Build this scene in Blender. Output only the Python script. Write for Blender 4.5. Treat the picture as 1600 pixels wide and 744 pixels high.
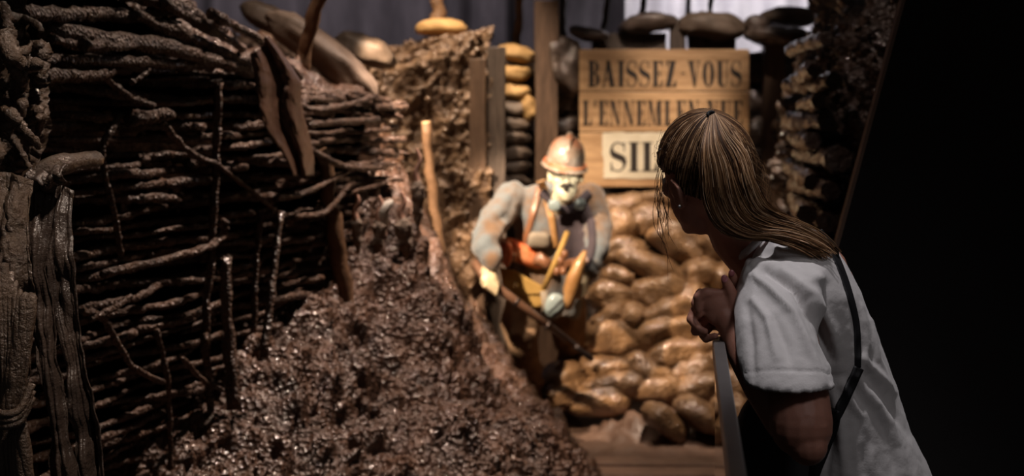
import bpy, math, random
import numpy as np
from mathutils import Vector, Matrix, noise
from mathutils.bvhtree import BVHTree

for o in list(bpy.data.objects):
    bpy.data.objects.remove(o, do_unlink=True)
scene = bpy.context.scene
COL = scene.collection
PI = math.pi

# ---------------------------------------------------------------- camera
F_PX, HOR, CAM_Z = 2222.0, 180.0, 1.6
cam_data = bpy.data.cameras.new('camera')
cam = bpy.data.objects.new('camera', cam_data)
COL.objects.link(cam)
cam.location = (0, 0, CAM_Z)
cam.rotation_euler = (PI / 2, 0, 0)
cam_data.sensor_width = 36.0
cam_data.lens = 36.0 * F_PX / 1600.0
cam_data.shift_y = (HOR - 372.0) / 1600.0
cam_data.clip_start = 0.05
cam_data.dof.use_dof = True
cam_data.dof.focus_distance = 2.68
cam_data.dof.aperture_fstop = 3.7
scene.camera = cam

# ---------------------------------------------------------------- light
scene.view_settings.view_transform = 'Standard'
scene.view_settings.look = 'None'
scene.view_settings.gamma = 1.0
scene.view_settings.exposure = 0.0
scene.view_settings.use_curve_mapping = False
scene.cycles.max_bounces = 6
scene.cycles.caustics_reflective = False
scene.cycles.caustics_refractive = False
scene.cycles.sample_clamp_indirect = 4.0

world = bpy.data.worlds.new('gallery_dark')
scene.world = world
world.use_nodes = True
bg = world.node_tree.nodes['Background']
bg.inputs['Color'].default_value = (1.0, 0.84, 0.76, 1)
bg.inputs['Strength'].default_value = 0.018

def spot(name, loc, target, watts, col, size_deg=60, radius=0.05, blend=0.5):
    ld = bpy.data.lights.new(name, 'SPOT')
    ld.energy = watts; ld.color = col
    ld.spot_size = math.radians(size_deg); ld.spot_blend = blend
    ld.shadow_soft_size = radius
    o = bpy.data.objects.new(name, ld)
    COL.objects.link(o)
    o.location = loc
    d = Vector(target) - Vector(loc)
    o.rotation_euler = d.to_track_quat('-Z', 'Y').to_euler()
    return o

WARM = (1.0, 0.70, 0.46)
NEUT = (1.0, 0.80, 0.66)
COOL = (1.0, 0.94, 0.95)
spot('spot_soldier', (-1.05, 5.4, 2.8), (0.14, 7.3, 0.90), 1000, (1.0, 0.74, 0.52), 23, 0.035, 0.4)
spot('fill_soldier_face', (-0.10, 3.6, 2.0), (0.265, 7.12, 1.27), 620, (1.0, 0.86, 0.70), 4.6, 0.03, 0.8)  # added narrow spot that brightens the face under the helmet brim
spot('spot_sandbags', (0.80, 6.95, 3.9), (0.88, 7.75, 0.75), 640, (1.0, 0.77, 0.58), 38, 0.04, 0.6)
spot('spot_sign', (0.5, 6.4, 3.7), (0.78, 8.2, 1.55), 78, NEUT, 24, 0.06, 0.6)
spot('fill_top_bags', (1.0, 6.5, 4.3), (1.05, 8.5, 2.05), 300, NEUT, 22, 0.04, 0.6)  # added fill to lift the bags above the notice board
spot('spot_mound', (-0.55, 7.1, 4.2), (-0.55, 7.75, 1.8), 560, (1.0, 0.76, 0.55), 50, 0.04, 0.6)
spot('fill_mound_front', (-0.75, 5.9, 4.2), (-0.45, 7.7, 1.6), 420, (1.0, 0.76, 0.55), 34, 0.035, 0.6)  # extra lamp added to brighten the mud face from the front
spot('fill_mud_far', (0.10, 5.2, 3.6), (-0.42, 6.15, 1.0), 1250, (1.0, 0.76, 0.60), 25, 0.035, 0.6)  # added lamp that brightens the far end of the mud bank
spot('spot_mud_bank', (0.15, 5.3, 3.9), (-0.35, 4.9, 0.5), 350, (1.0, 0.74, 0.60), 60, 0.035, 0.6)
spot('spot_wattle', (0.3, 5.6, 3.9), (-0.85, 4.7, 1.3), 190, (1.0, 0.72, 0.56), 75, 0.03, 0.7)
spot('spot_near_cloth', (-0.15, 2.2, 3.0), (-0.95, 2.78, 1.10), 105, (1.0, 0.8, 0.66), 34, 0.03, 0.6)
spot('fill_ochre_stack', (0.1, 6.6, 3.8), (0.02, 8.4, 1.6), 130, NEUT, 17, 0.04, 0.7)  # small fill added for the narrow bag stack
spot('fill_floor', (0.55, 5.8, 3.9), (0.70, 6.7, 0.0), 170, NEUT, 24, 0.04, 0.8)  # fill put in to brighten the trench floor
spot('fill_parapet', (-0.5, 4.6, 4.0), (-1.05, 5.8, 1.8), 130, NEUT, 46, 0.035, 0.7)  # added fill light over the earth parapet
spot('spot_visitor', (0.35, 2.5, 3.9), (0.66, 2.75, 1.3), 130, COOL, 34, 0.06, 0.7)
spot('spot_visitor_back', (1.3, 0.8, 3.2), (0.70, 2.75, 1.1), 30, COOL, 34, 0.3, 0.7)
spot('spot_right_bank', (0.3, 4.6, 3.9), (1.18, 4.8, 1.7), 36, (1.0, 0.74, 0.62), 44, 0.03, 0.6)
spot('spot_curtain', (1.6, 8.9, 3.8), (1.7, 11, 2.2), 520, (1.0, 0.96, 0.98), 55, 0.15, 0.9)
spot('spot_curtain_left', (-1.4, 8.9, 3.9), (-1.2, 11, 2.4), 210, (1.0, 0.90, 0.95), 100, 0.15, 0.9)

# ---------------------------------------------------------------- helpers
def P(px, py, Y):
    return Vector(((px - 800.0) * Y / F_PX, Y, CAM_Z - (py - HOR) * Y / F_PX))

def pix(v):
    return (800 + F_PX * v[0] / v[1], HOR + F_PX * (CAM_Z - v[2]) / v[1])

def nz(p, s, oct_=4, seed=0.0):
    return noise.fractal(Vector((p[0] * s + seed * 7.31, p[1] * s + seed * 3.17, p[2] * s - seed * 5.9)), 0.8, 2.0, oct_)

def sm(a, b, x):
    t = max(0.0, min(1.0, (x - a) / (b - a)))
    return t * t * (3 - 2 * t)

def interp(x, table):
    if x <= table[0][0]: return table[0][1]
    for (x0, y0), (x1, y1) in zip(table, table[1:]):
        if x <= x1: return y0 + (y1 - y0) * (x - x0) / (x1 - x0)
    return table[-1][1]

class MB:
    def __init__(s):
        s.v = []; s.f = []; s.m = []; s.cm = 0
    def add(s, verts, faces):
        b = len(s.v)
        s.v += [tuple(v) for v in verts]
        s.f += [tuple(i + b for i in f) for f in faces]
        s.m += [s.cm] * len(faces)
        return s
    def box(s, c, size, rot=None):
        c = Vector(c); h = Vector(size) / 2
        vs = []
        for x in (-1, 1):
            for y in (-1, 1):
                for z in (-1, 1):
                    v = Vector((x * h.x, y * h.y, z * h.z))
                    if rot: v = rot @ v
                    vs.append(c + v)
        return s.add(vs, [(0, 1, 3, 2), (4, 6, 7, 5), (0, 4, 5, 1), (2, 3, 7, 6), (0, 2, 6, 4), (1, 5, 7, 3)])
    def tube(s, pts, rad, n=8, jit=0.0, rnd=None, flat=1.0, caps=True, up=None):
        pts = [Vector(p) for p in pts]
        if not hasattr(rad, '__len__'): rad = [rad] * len(pts)
        vs = []; fs = []
        nrm = None
        for i, p in enumerate(pts):
            t = (pts[min(i + 1, len(pts) - 1)] - pts[max(i - 1, 0)])
            if t.length < 1e-9: t = Vector((0, 0, 1))
            t.normalize()
            if nrm is None:
                a = Vector(up) if up else (Vector((0, 0, 1)) if abs(t.z) < 0.9 else Vector((0, 1, 0)))
                nrm = (a - t * a.dot(t)).normalized()
            else:
                nrm = (nrm - t * nrm.dot(t))
                if nrm.length < 1e-6: nrm = t.orthogonal()
                nrm.normalize()
            bn = t.cross(nrm)
            for k in range(n):
                ang = 2 * PI * k / n
                r = rad[i]
                if jit and rnd: r *= 1 + rnd.uniform(-jit, jit)
                vs.append(p + nrm * math.cos(ang) * r * flat + bn * math.sin(ang) * r)
        m = len(pts)
        for i in range(m - 1):
            for k in range(n):
                a = i * n + k; b = i * n + (k + 1) % n
                fs.append((a, a + n, b + n, b))
        if caps:
            fs.append(tuple(range(n)))
            fs.append(tuple((m - 1) * n + k for k in range(n - 1, -1, -1)))
        return s.add(vs, fs)
    def ell(s, c, r, rot=None, nu=20, nv=12, e=1.0):
        c = Vector(c); vs = []; fs = []
        def sp(x): return math.copysign(abs(x) ** e, x)
        for j in range(nv + 1):
            th = PI * j / nv
            for i in range(nu):
                ph = 2 * PI * i / nu
                v = Vector((r[0] * sp(math.sin(th)) * sp(math.cos(ph)), r[1] * sp(math.sin(th)) * sp(math.sin(ph)), r[2] * sp(math.cos(th))))
                if rot: v = rot @ v
                vs.append(c + v)
        for j in range(nv):
            for i in range(nu):
                a = j * nu + i; b = j * nu + (i + 1) % nu
                fs.append((a, a + nu, b + nu, b))
        return s.add(vs, fs)
    def chain(s, joints, n=14):
        """joints: (point, radius); tapered limb with round joints"""
        for (p, r), (q, t) in zip(joints, joints[1:]):
            p = Vector(p); q = Vector(q)
            s.tube([p, q], [r, t], n)
        for p, r in joints:
            s.ell(p, (r, r, r), nu=14, nv=9)
        return s
    def loft(s, secs, n=28, e=1.0, inner=False):
        """secs: (centre, half vector u, half vector v)"""
        vs = []; fs = []
        def sp(x): return math.copysign(abs(x) ** e, x)
        for c, u, v in secs:
            c = Vector(c); u = Vector(u); v = Vector(v)
            for k in range(n):
                a = 2 * PI * k / n
                vs.append(c + u * sp(math.cos(a)) + v * sp(math.sin(a)))
        m = len(secs)
        for i in range(m - 1):
            for k in range(n):
                a = i * n + k; b = i * n + (k + 1) % n
                fs.append((a, b, b + n, a + n))
        fs.append(tuple(range(n - 1, -1, -1)))
        fs.append(tuple((m - 1) * n + k for k in range(n)))
        return s.add(vs, fs)
    def prism(s, pts2, origin, ux, uy, depth):
        """flat polygon pts2 in plane (ux, uy) at origin, pushed along depth vector"""
        o = Vector(origin); ux = Vector(ux); uy = Vector(uy); d = Vector(depth)
        n = len(pts2)
        a = [o + ux * x + uy * y for x, y in pts2]
        b = [p + d for p in a]
        fs = [tuple(range(n)), tuple(range(2 * n - 1, n - 1, -1))]
        for i in range(n):
            j = (i + 1) % n
            fs.append((i, i + n, j + n, j))
        return s.add(a + b, fs)
    def grid(s, fn, nu, nv, close_u=False):
        vs = [fn(i / (nu - (0 if close_u else 1)), j / (nv - 1)) for j in range(nv) for i in range(nu)]
        fs = []
        for j in range(nv - 1):
            for i in range(nu if close_u else nu - 1):
                a = j * nu + i; b = j * nu + (i + 1) % nu
                fs.append((a, b, b + nu, a + nu))
        return s.add(vs, fs)

ORG = {}
def tag(o, label=None, cat=None, group=None, kind=None):
    if label: o['label'] = label
    if cat: o['category'] = cat
    if group: o['group'] = group
    if kind: o['kind'] = kind
    return o

def obj(name, mb, mats, parent=None, smooth=True, mods=(), displace=None):
    if not isinstance(mats, (list, tuple)): mats = [mats]
    vs = np.array(mb.v, dtype=float)
    if parent is None:
        lo = vs.min(0); hi = vs.max(0)
        org = np.array([(lo[0] + hi[0]) / 2, (lo[1] + hi[1]) / 2, lo[2]])
    else:
        org = ORG[parent.name]
    me = bpy.data.meshes.new(name)
    me.from_pydata((vs - org).tolist(), [], mb.f)
    for m in mats: me.materials.append(m)
    if mb.m and max(mb.m) > 0: me.polygons.foreach_set('material_index', mb.m)
    if smooth: me.polygons.foreach_set('use_smooth', [True] * len(me.polygons))
    me.update()
    o = bpy.data.objects.new(name, me)
    COL.objects.link(o)
    if parent is None: o.location = org
    else: o.parent = parent
    ORG[o.name] = org
    for kind, kw in mods:
        md = o.modifiers.new(kind.lower(), kind)
        for k, v in kw.items(): setattr(md, k, v)
    return o

def empty(name, loc, label, cat, group=None):
    o = bpy.data.objects.new(name, None)
    o.location = loc; o.empty_display_size = 0.1
    COL.objects.link(o)
    ORG[o.name] = np.array(loc, dtype=float)
    return tag(o, label, cat, group)

def flat_union(mb, voxel, smooth=6, factor=0.5):
    """one continuous skin round overlapping solids; returns an MB"""
    me = bpy.data.meshes.new('tmp')
    me.from_pydata(mb.v, [], mb.f); me.update()
    o = bpy.data.objects.new('tmp', me)
    COL.objects.link(o)
    r = o.modifiers.new('r', 'REMESH'); r.mode = 'VOXEL'; r.voxel_size = voxel
    if smooth:
        sd = o.modifiers.new('s', 'SMOOTH'); sd.factor = factor; sd.iterations = smooth
    dg = bpy.context.evaluated_depsgraph_get()
    ev = o.evaluated_get(dg)
    m2 = bpy.data.meshes.new_from_object(ev)
    out = MB()
    co = np.empty(3 * len(m2.vertices)); m2.vertices.foreach_get('co', co)
    out.v = [tuple(c) for c in co.reshape(-1, 3)]
    out.f = [tuple(p.vertices) for p in m2.polygons]
    out.m = [0] * len(out.f)
    nn = np.empty(3 * len(m2.vertices)); m2.vertices.foreach_get('normal', nn)
    out.n = nn.reshape(-1, 3)
    bpy.data.objects.remove(o, do_unlink=True)
    bpy.data.meshes.remove(me); bpy.data.meshes.remove(m2)
    return out

def displace(mb, fn):
    for i, v in enumerate(mb.v):
        d = fn(v, mb.n[i])
        if d: mb.v[i] = (v[0] + mb.n[i][0] * d, v[1] + mb.n[i][1] * d, v[2] + mb.n[i][2] * d)
    return mb

def bvh(mb):
    return BVHTree.FromPolygons([Vector(v) for v in mb.v], mb.f)

def spline(pts, n):
    """Catmull-Rom through points"""
    pts = [Vector(p) for p in pts]
    ext = [pts[0] * 2 - pts[1]] + pts + [pts[-1] * 2 - pts[-2]]
    out = []
    segs = len(pts) - 1
    for i in range(n + 1):
        t = i / n * segs
        k = min(int(t), segs - 1); t -= k
        a, b, c, d = ext[k:k + 4]
        out.append(0.5 * ((2 * b) + (c - a) * t + (2 * a - 5 * b + 4 * c - d) * t * t + (3 * b - a - 3 * c + d) * t ** 3))
    return out

# ---------------------------------------------------------------- materials
def mat(name, base, base2=None, rough=0.6, scale=8.0, detail=6.0, bump=0.0, bscale=None, coat=0.0, coat_rough=0.15,
        metal=0.0, spec=0.5, sheen=0.0, rough2=None, stretch=None, spots=None, transmission=0.0, sss=0.0, glitter=0.0, c0=0.35, c1=0.65):
    m = bpy.data.materials.new(name)
    m.use_nodes = True
    nt = m.node_tree; N = nt.nodes; L = nt.links
    b = N['Principled BSDF']
    tc = N.new('ShaderNodeTexCoord')
    mp = N.new('ShaderNodeMapping')
    L.new(tc.outputs['Object'], mp.inputs['Vector'])
    if stretch: mp.inputs['Scale'].default_value = stretch
    n1 = N.new('ShaderNodeTexNoise')
    n1.inputs['Scale'].default_value = scale; n1.inputs['Detail'].default_value = detail
    n1.inputs['Roughness'].default_value = 0.62
    L.new(mp.outputs['Vector'], n1.inputs['Vector'])
    cr = N.new('ShaderNodeValToRGB')
    cr.color_ramp.elements[0].position = c0; cr.color_ramp.elements[1].position = c1
    cr.color_ramp.elements[0].color = (*base, 1)
    cr.color_ramp.elements[1].color = (*(base2 or base), 1)
    L.new(n1.outputs['Fac'], cr.inputs['Fac'])
    colout = cr.outputs['Color']
    if spots:
        scol, sscale, lo, hi = spots
        n3 = N.new('ShaderNodeTexNoise'); n3.inputs['Scale'].default_value = sscale; n3.inputs['Detail'].default_value = 5
        L.new(tc.outputs['Object'], n3.inputs['Vector'])
        mr = N.new('ShaderNodeMapRange'); mr.inputs['From Min'].default_value = lo; mr.inputs['From Max'].default_value = hi
        L.new(n3.outputs['Fac'], mr.inputs['Value'])
        mx = N.new('ShaderNodeMix'); mx.data_type = 'RGBA'
        L.new(mr.outputs['Result'], mx.inputs['Factor'])
        L.new(colout, mx.inputs['A']); mx.inputs['B'].default_value = (*scol, 1)
        colout = mx.outputs['Result']
    L.new(colout, b.inputs['Base Color'])
    b.inputs['Roughness'].default_value = rough
    if rough2 is not None:
        n4 = N.new('ShaderNodeTexNoise'); n4.inputs['Scale'].default_value = scale * 1.7; n4.inputs['Detail'].default_value = 4
        L.new(tc.outputs['Object'], n4.inputs['Vector'])
        mr = N.new('ShaderNodeMapRange')
        mr.inputs['From Min'].default_value = 0.38; mr.inputs['From Max'].default_value = 0.62
        mr.inputs['To Min'].default_value = rough; mr.inputs['To Max'].default_value = rough2
        L.new(n4.outputs['Fac'], mr.inputs['Value'])
        L.new(mr.outputs['Result'], b.inputs['Roughness'])
    b.inputs['Metallic'].default_value = metal
    b.inputs['Specular IOR Level'].default_value = spec
    b.inputs['Coat Weight'].default_value = coat
    b.inputs['Coat Roughness'].default_value = coat_rough
    b.inputs['Sheen Weight'].default_value = sheen
    b.inputs['Transmission Weight'].default_value = transmission
    if sss:
        b.inputs['Subsurface Weight'].default_value = sss
        b.inputs['Subsurface Radius'].default_value = (0.012, 0.005, 0.003)
        b.inputs['Subsurface Scale'].default_value = 1.0
    if bump:
        n2 = N.new('ShaderNodeTexNoise')
        n2.inputs['Scale'].default_value = bscale or scale * 4; n2.inputs['Detail'].default_value = 5
        n2.inputs['Roughness'].default_value = 0.65
        L.new(mp.outputs['Vector'], n2.inputs['Vector'])
        bp = N.new('ShaderNodeBump'); bp.inputs['Strength'].default_value = 1.0
        bp.inputs['Distance'].default_value = bump
        h = n2.outputs['Fac']
        if glitter:
            vo = N.new('ShaderNodeTexVoronoi'); vo.inputs['Scale'].default_value = glitter
            L.new(tc.outputs['Object'], vo.inputs['Vector'])
            ad = N.new('ShaderNodeMath'); ad.operation = 'ADD'
            L.new(h, ad.inputs[0]); L.new(vo.outputs['Distance'], ad.inputs[1])
            h = ad.outputs[0]
        L.new(h, bp.inputs['Height'])
        L.new(bp.outputs['Normal'], b.inputs['Normal'])
        if coat: L.new(bp.outputs['Normal'], b.inputs['Coat Normal'])
    return m

M = {}
M['mud'] = mat('wet_mud', (0.040, 0.018, 0.009), (0.115, 0.056, 0.029), rough=0.55, scale=7, bump=0.010, bscale=34, coat=0.7, coat_rough=0.12, spec=0.5, glitter=60)
M['mud_tan'] = mat('tan_mud', (0.075, 0.041, 0.022), (0.19, 0.115, 0.062), rough=0.55, scale=6, bump=0.012, bscale=26, coat=0.5, coat_rough=0.12, glitter=40)
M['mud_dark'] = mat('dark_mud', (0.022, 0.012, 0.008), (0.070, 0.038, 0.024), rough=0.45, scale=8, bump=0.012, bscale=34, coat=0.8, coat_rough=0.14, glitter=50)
M['wetclod'] = mat('wet_clod', (0.045, 0.021, 0.011), (0.11, 0.055, 0.030), rough=0.22, scale=12, coat=1.0, coat_rough=0.06, spec=0.8)
M['wetclod_tan'] = mat('wet_clod_tan', (0.09, 0.052, 0.030), (0.20, 0.125, 0.075), rough=0.3, scale=12, coat=1.0, coat_rough=0.07, spec=0.8)
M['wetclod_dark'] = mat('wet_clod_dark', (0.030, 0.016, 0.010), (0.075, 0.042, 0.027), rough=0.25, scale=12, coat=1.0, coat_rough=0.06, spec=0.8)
M['wetspeck'] = mat('wet_speck', (0.12, 0.068, 0.032), (0.24, 0.14, 0.07), rough=0.15, scale=12, coat=1.0, coat_rough=0.05, spec=1.0)
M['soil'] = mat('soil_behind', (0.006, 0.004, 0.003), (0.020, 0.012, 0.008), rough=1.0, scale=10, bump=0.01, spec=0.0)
M['floor'] = mat('trench_floor_mud', (0.13, 0.075, 0.05), (0.22, 0.135, 0.095), rough=0.5, scale=5, bump=0.008, bscale=20, coat=0.3, coat_rough=0.25)
M['gallery'] = mat('gallery_floor', (0.02, 0.018, 0.018), rough=0.6)
M['bark'] = mat('muddy_bark', (0.040, 0.020, 0.011), (0.125, 0.068, 0.040), rough=0.6, scale=14, bump=0.008, bscale=50, coat=0.6, coat_rough=0.12, glitter=90)
M['bark_tan'] = mat('tan_bark', (0.11, 0.060, 0.030), (0.24, 0.135, 0.070), rough=0.6, scale=12, bump=0.004, bscale=50, coat=0.2)
M['cutwood'] = mat('cut_wood', (0.55, 0.35, 0.17), (0.66, 0.45, 0.25), rough=0.7)
M['logdark'] = mat('muddy_log', (0.022, 0.011, 0.007), (0.060, 0.032, 0.019), rough=0.4, scale=12, bump=0.012, bscale=30, coat=0.8, coat_rough=0.12)
M['bag'] = mat('wet_tan_sandbag', (0.11, 0.060, 0.028), (0.25, 0.145, 0.070), rough=0.40, scale=9, bump=0.005, bscale=34, coat=0.9, coat_rough=0.07, glitter=60)
M['bag_brown'] = mat('brown_sandbag', (0.085, 0.060, 0.043), (0.165, 0.120, 0.088), rough=0.6, scale=9, bump=0.003, bscale=90, coat=0.15, coat_rough=0.3)
M['bag_yellow'] = mat('ochre_sandbag', (0.34, 0.20, 0.07), (0.48, 0.30, 0.12), rough=0.7, scale=9, bump=0.003, bscale=90)
M['bag_dark'] = mat('dark_wet_sandbag', (0.045, 0.032, 0.026), (0.13, 0.095, 0.075), rough=0.32, scale=9, bump=0.006, bscale=50, coat=0.7, coat_rough=0.15)
M['plank'] = mat('grey_brown_plank', (0.055, 0.040, 0.032), (0.12, 0.090, 0.070), rough=0.6, scale=10, bump=0.004, bscale=30, stretch=(5, 5, 0.7), coat=0.2)
M['plank_warm'] = mat('warm_brown_plank', (0.075, 0.045, 0.028), (0.15, 0.092, 0.058), rough=0.55, scale=8, bump=0.004, bscale=30, stretch=(5, 5, 0.7), coat=0.25)
M['signwood'] = mat('sign_board', (0.36, 0.21, 0.10), (0.56, 0.36, 0.19), rough=0.6, scale=5, bump=0.001, bscale=30, stretch=(0.8, 5, 6))
M['ink'] = mat('black_paint', (0.018, 0.014, 0.012), (0.035, 0.026, 0.02), rough=0.6, scale=40)
M['paper'] = mat('cream_paper', (0.62, 0.55, 0.40), (0.74, 0.68, 0.53), rough=0.8, scale=9)
M['tarp'] = mat('wet_dark_tarp', (0.030, 0.021, 0.017), (0.085, 0.060, 0.047), rough=0.45, scale=7, bump=0.008, bscale=28, coat=0.5, coat_rough=0.18)
M['tarp_mud'] = mat('mud_caked_cloth', (0.040, 0.024, 0.014), (0.105, 0.066, 0.040), rough=0.42, scale=9, bump=0.008, bscale=95, coat=0.8, coat_rough=0.12)
M['hide'] = mat('brown_wet_cloth', (0.055, 0.030, 0.020), (0.12, 0.070, 0.048), rough=0.35, scale=9, bump=0.003, bscale=40, coat=0.4, coat_rough=0.2)
M['steel'] = mat('rail_metal', (0.30, 0.29, 0.29), (0.36, 0.35, 0.35), rough=0.38, metal=0.8)
M['panel'] = mat('black_partition', (0.010, 0.0085, 0.009), (0.014, 0.012, 0.0125), rough=0.85, scale=3, bump=0.0006, bscale=500)
M['panel_edge'] = mat('brown_panel_edge', (0.22, 0.14, 0.10), rough=0.6)
M['curtain'] = mat('dusky_purple_curtain', (0.050, 0.044, 0.050), (0.105, 0.092, 0.101), rough=0.9, scale=2.2, stretch=(2.2, 1, 0.6))
M['curtain_pale'] = mat('pale_grey_curtain', (0.30, 0.28, 0.31), (0.48, 0.45, 0.47), rough=0.9, scale=2.5, stretch=(2.2, 1, 0.6))
# figures
M['skin'] = mat('visitor_skin', (0.44, 0.20, 0.14), (0.52, 0.25, 0.18), rough=0.5, scale=20, bump=0.0004, bscale=300, sss=0.25)
M['lip'] = mat('lips', (0.42, 0.13, 0.12), rough=0.4)
M['nail'] = mat('pink_nails', (0.55, 0.20, 0.22), rough=0.2, coat=0.8)
M['eye'] = mat('eye_white', (0.7, 0.68, 0.65), rough=0.2)
M['iris'] = mat('iris', (0.05, 0.03, 0.02), rough=0.2)
M['shirt'] = mat('white_cotton', (0.60, 0.58, 0.58), (0.66, 0.64, 0.64), rough=0.9, scale=5, bump=0.0009, bscale=70, sheen=0.2)
M['black_cloth'] = mat('black_cloth', (0.010, 0.010, 0.012), (0.018, 0.018, 0.020), rough=0.85, scale=12, bump=0.001)
M['strap'] = mat('black_strap', (0.008, 0.008, 0.010), rough=0.65)
M['hair_dark'] = mat('hair_roots_brown', (0.018, 0.008, 0.004), (0.045, 0.020, 0.010), rough=0.45, scale=30)
for nme, c in (('hair_a', (0.045, 0.022, 0.012)), ('hair_b', (0.16, 0.078, 0.034)), ('hair_c', (0.42, 0.25, 0.13)), ('hair_d', (0.72, 0.50, 0.32))):
    M[nme] = mat(nme.replace('hair_', 'hair_strand_'), c, tuple(x * 1.25 for x in c), rough=0.5, spec=0.22, scale=20)
M['coat'] = mat('grey_blue_wool', (0.155, 0.095, 0.055), (0.130, 0.155, 0.170), rough=0.95, scale=4.0, bump=0.002, sheen=0.3, c0=0.42, c1=0.58)
M['coat_shade'] = mat('shaded_coat_wool', (0.030, 0.024, 0.034), (0.055, 0.042, 0.05), rough=0.9, scale=6)  # shade on the coat, put into a darker wool colour
M['trouser'] = mat('muddy_brown_wool', (0.17, 0.10, 0.055), (0.30, 0.19, 0.11), rough=0.85, scale=7, bump=0.002)
M['helmet'] = mat('muddy_steel_helmet', (0.25, 0.17, 0.12), (0.40, 0.36, 0.31), rough=0.38, scale=11, coat=0.6, coat_rough=0.15, bump=0.002, spots=((0.36, 0.16, 0.09), 8, 0.54, 0.66))
M['mask'] = mat('pale_wax_face', (0.74, 0.66, 0.44), (0.82, 0.75, 0.54), rough=0.5, scale=10)
M['glove'] = mat('pale_hand', (0.66, 0.52, 0.32), (0.76, 0.64, 0.42), rough=0.6, scale=10)
M['leather'] = mat('tan_leather', (0.30, 0.15, 0.05), (0.44, 0.25, 0.10), rough=0.45, scale=10, coat=0.3)
M['leather_dk'] = mat('red_brown_leather', (0.18, 0.075, 0.035), (0.26, 0.12, 0.06), rough=0.45, scale=10, coat=0.3)
M['orange'] = mat('orange_red_leather', (0.55, 0.085, 0.018), (0.62, 0.26, 0.12), rough=0.45, scale=9, coat=0.4, c0=0.45, c1=0.6)
M['khaki'] = mat('mustard_canvas', (0.36, 0.22, 0.055), (0.48, 0.30, 0.09), rough=0.8, scale=12, bump=0.001)
M['stone'] = mat('grey_pouch', (0.20, 0.17, 0.13), (0.27, 0.23, 0.18), rough=0.8)
M['enamel'] = mat('pale_blue_enamel', (0.20, 0.26, 0.27), (0.30, 0.37, 0.37), rough=0.35, coat=0.5)
M['iron'] = mat('dark_gun_metal', (0.035, 0.028, 0.028), (0.07, 0.05, 0.045), rough=0.4, metal=0.5, scale=20)
M['gunwood'] = mat('rifle_walnut', (0.12, 0.06, 0.035), (0.20, 0.11, 0.07), rough=0.4, coat=0.4)
M['brass'] = mat('brass_button', (0.80, 0.62, 0.30), rough=0.25, metal=1.0)
M['rat'] = mat('grey_brown_fur', (0.15, 0.115, 0.09), (0.30, 0.24, 0.19), rough=0.85, scale=25, bump=0.003, bscale=120)
M['rat_pink'] = mat('pink_bare_skin', (0.46, 0.27, 0.20), (0.55, 0.34, 0.26), rough=0.6)
M['bone'] = mat('pale_fur', (0.62, 0.60, 0.54), rough=0.8, scale=20, bump=0.002)

def glass_mat():
    m = bpy.data.materials.new('clear_glass'); m.use_nodes = True
    b = m.node_tree.nodes['Principled BSDF']
    b.inputs['Base Color'].default_value = (0.97, 0.98, 0.97, 1)
    b.inputs['Roughness'].default_value = 0.0
    b.inputs['IOR'].default_value = 1.45
    b.inputs['Transmission Weight'].default_value = 1.0
    return m
M['glass'] = glass_mat()
# ================================================================ SETTING
R = random.Random(7)
def struct(o): o['kind'] = 'structure'; return o

def XW(Y): return -1.2 + (Y - 3.6) * 0.343      # line of the wattle revetment

# trench floor
def f_floor(u, v):
    x = -1.2 + u * 3.6; y = 3.2 + v * 6.6
    z = 0.035 * nz((x, y, 0), 3.2, 5) - 0.01
    z += 0.10 * math.exp(-(((x - 0.72) / 0.26) ** 2 + ((y - 7.15) / 0.22) ** 2)) * (1 + nz((x, y, 3), 14, 3))
    return (x, y, z)
struct(obj('floor', MB().grid(f_floor, 130, 220), M['floor']))
g = MB().box((2.2, 0.9, -0.045), (3.9, 4.6, 0.09))
struct(obj('floor', g, M['gallery'], smooth=False))

# mud bank that slumps from the wattle down to the trench floor
FOOT = [(2.9, .78), (4, .70), (5, .58), (6.3, .40), (7.0, .25), (7.56, .12), (8.2, .02)]
KS = [(2.9, .26), (3.8, .29), (4.2, .40), (4.4, .47), (4.7, .62), (5.0, .72), (5.5, .92), (6.0, 1.0), (6.3, 1.08), (6.6, 1.32), (7.0, 1.48), (7.6, 1.55)]
def bank_z(x, y):
    d = interp(y, FOOT) - x
    if d < 0: return -0.05 + 0.3 * d
    k = interp(y, KS)
    z = k * d * (1 + 0.10 * nz((x, y, 2), 1.3, 2))
    z += 0.38 * sm(.55, .95, d) * sm(4.9, 5.6, y) * (1 - sm(6.6, 7.3, y))
    cap = interp(y, [(3, 1.2), (5, 1.42), (5.8, 1.66), (8, 1.75)])
    if z > cap - 0.3: z = cap - 0.3 + 0.3 * (1 - math.exp(-(z - cap + 0.3) / 0.3))
    return z
def f_bank(u, v):
    y = 2.95 + v * 4.95
    xr = interp(y, FOOT) + 0.12
    xl = XW(y) - 0.10 if y < 5.45 else interp(y, [(5.45, XW(5.45) - .1), (6.2, -0.85), (8, -1.1)])
    x = xr + (xl - xr) * u
    z = bank_z(x, y)
    p = (x, y, z)
    a = 0.085 * nz(p, 3.6, 3) + 0.05 * (abs(nz(p, 8.5, 3, 2)) - 0.25) + 0.015 * abs(nz(p, 22, 3, 5)) + 0.006 * nz(p, 60, 2, 9)
    a *= sm(-0.05, 0.12, u) * 1.15 * (1 - .35 * sm(5.2, 6.0, y))
    return (x + a * 0.45, y - a * 0.25, z + a * 0.85)
BANK = MB().grid(f_bank, 330, 560)
struct(obj('mud_bank', BANK, M['mud']))
BANKT = BVHTree.FromPolygons([Vector(v) for v in BANK.v], BANK.f)
def bankY(px_, py_, fall):
    o_ = Vector((0, 0, CAM_Z)); h = BANKT.ray_cast(o_, (P(px_, py_, 1.0) - o_).normalized())
    return h[0].y if h[0] is not None and h[0].y < 7.4 else fall

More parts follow.
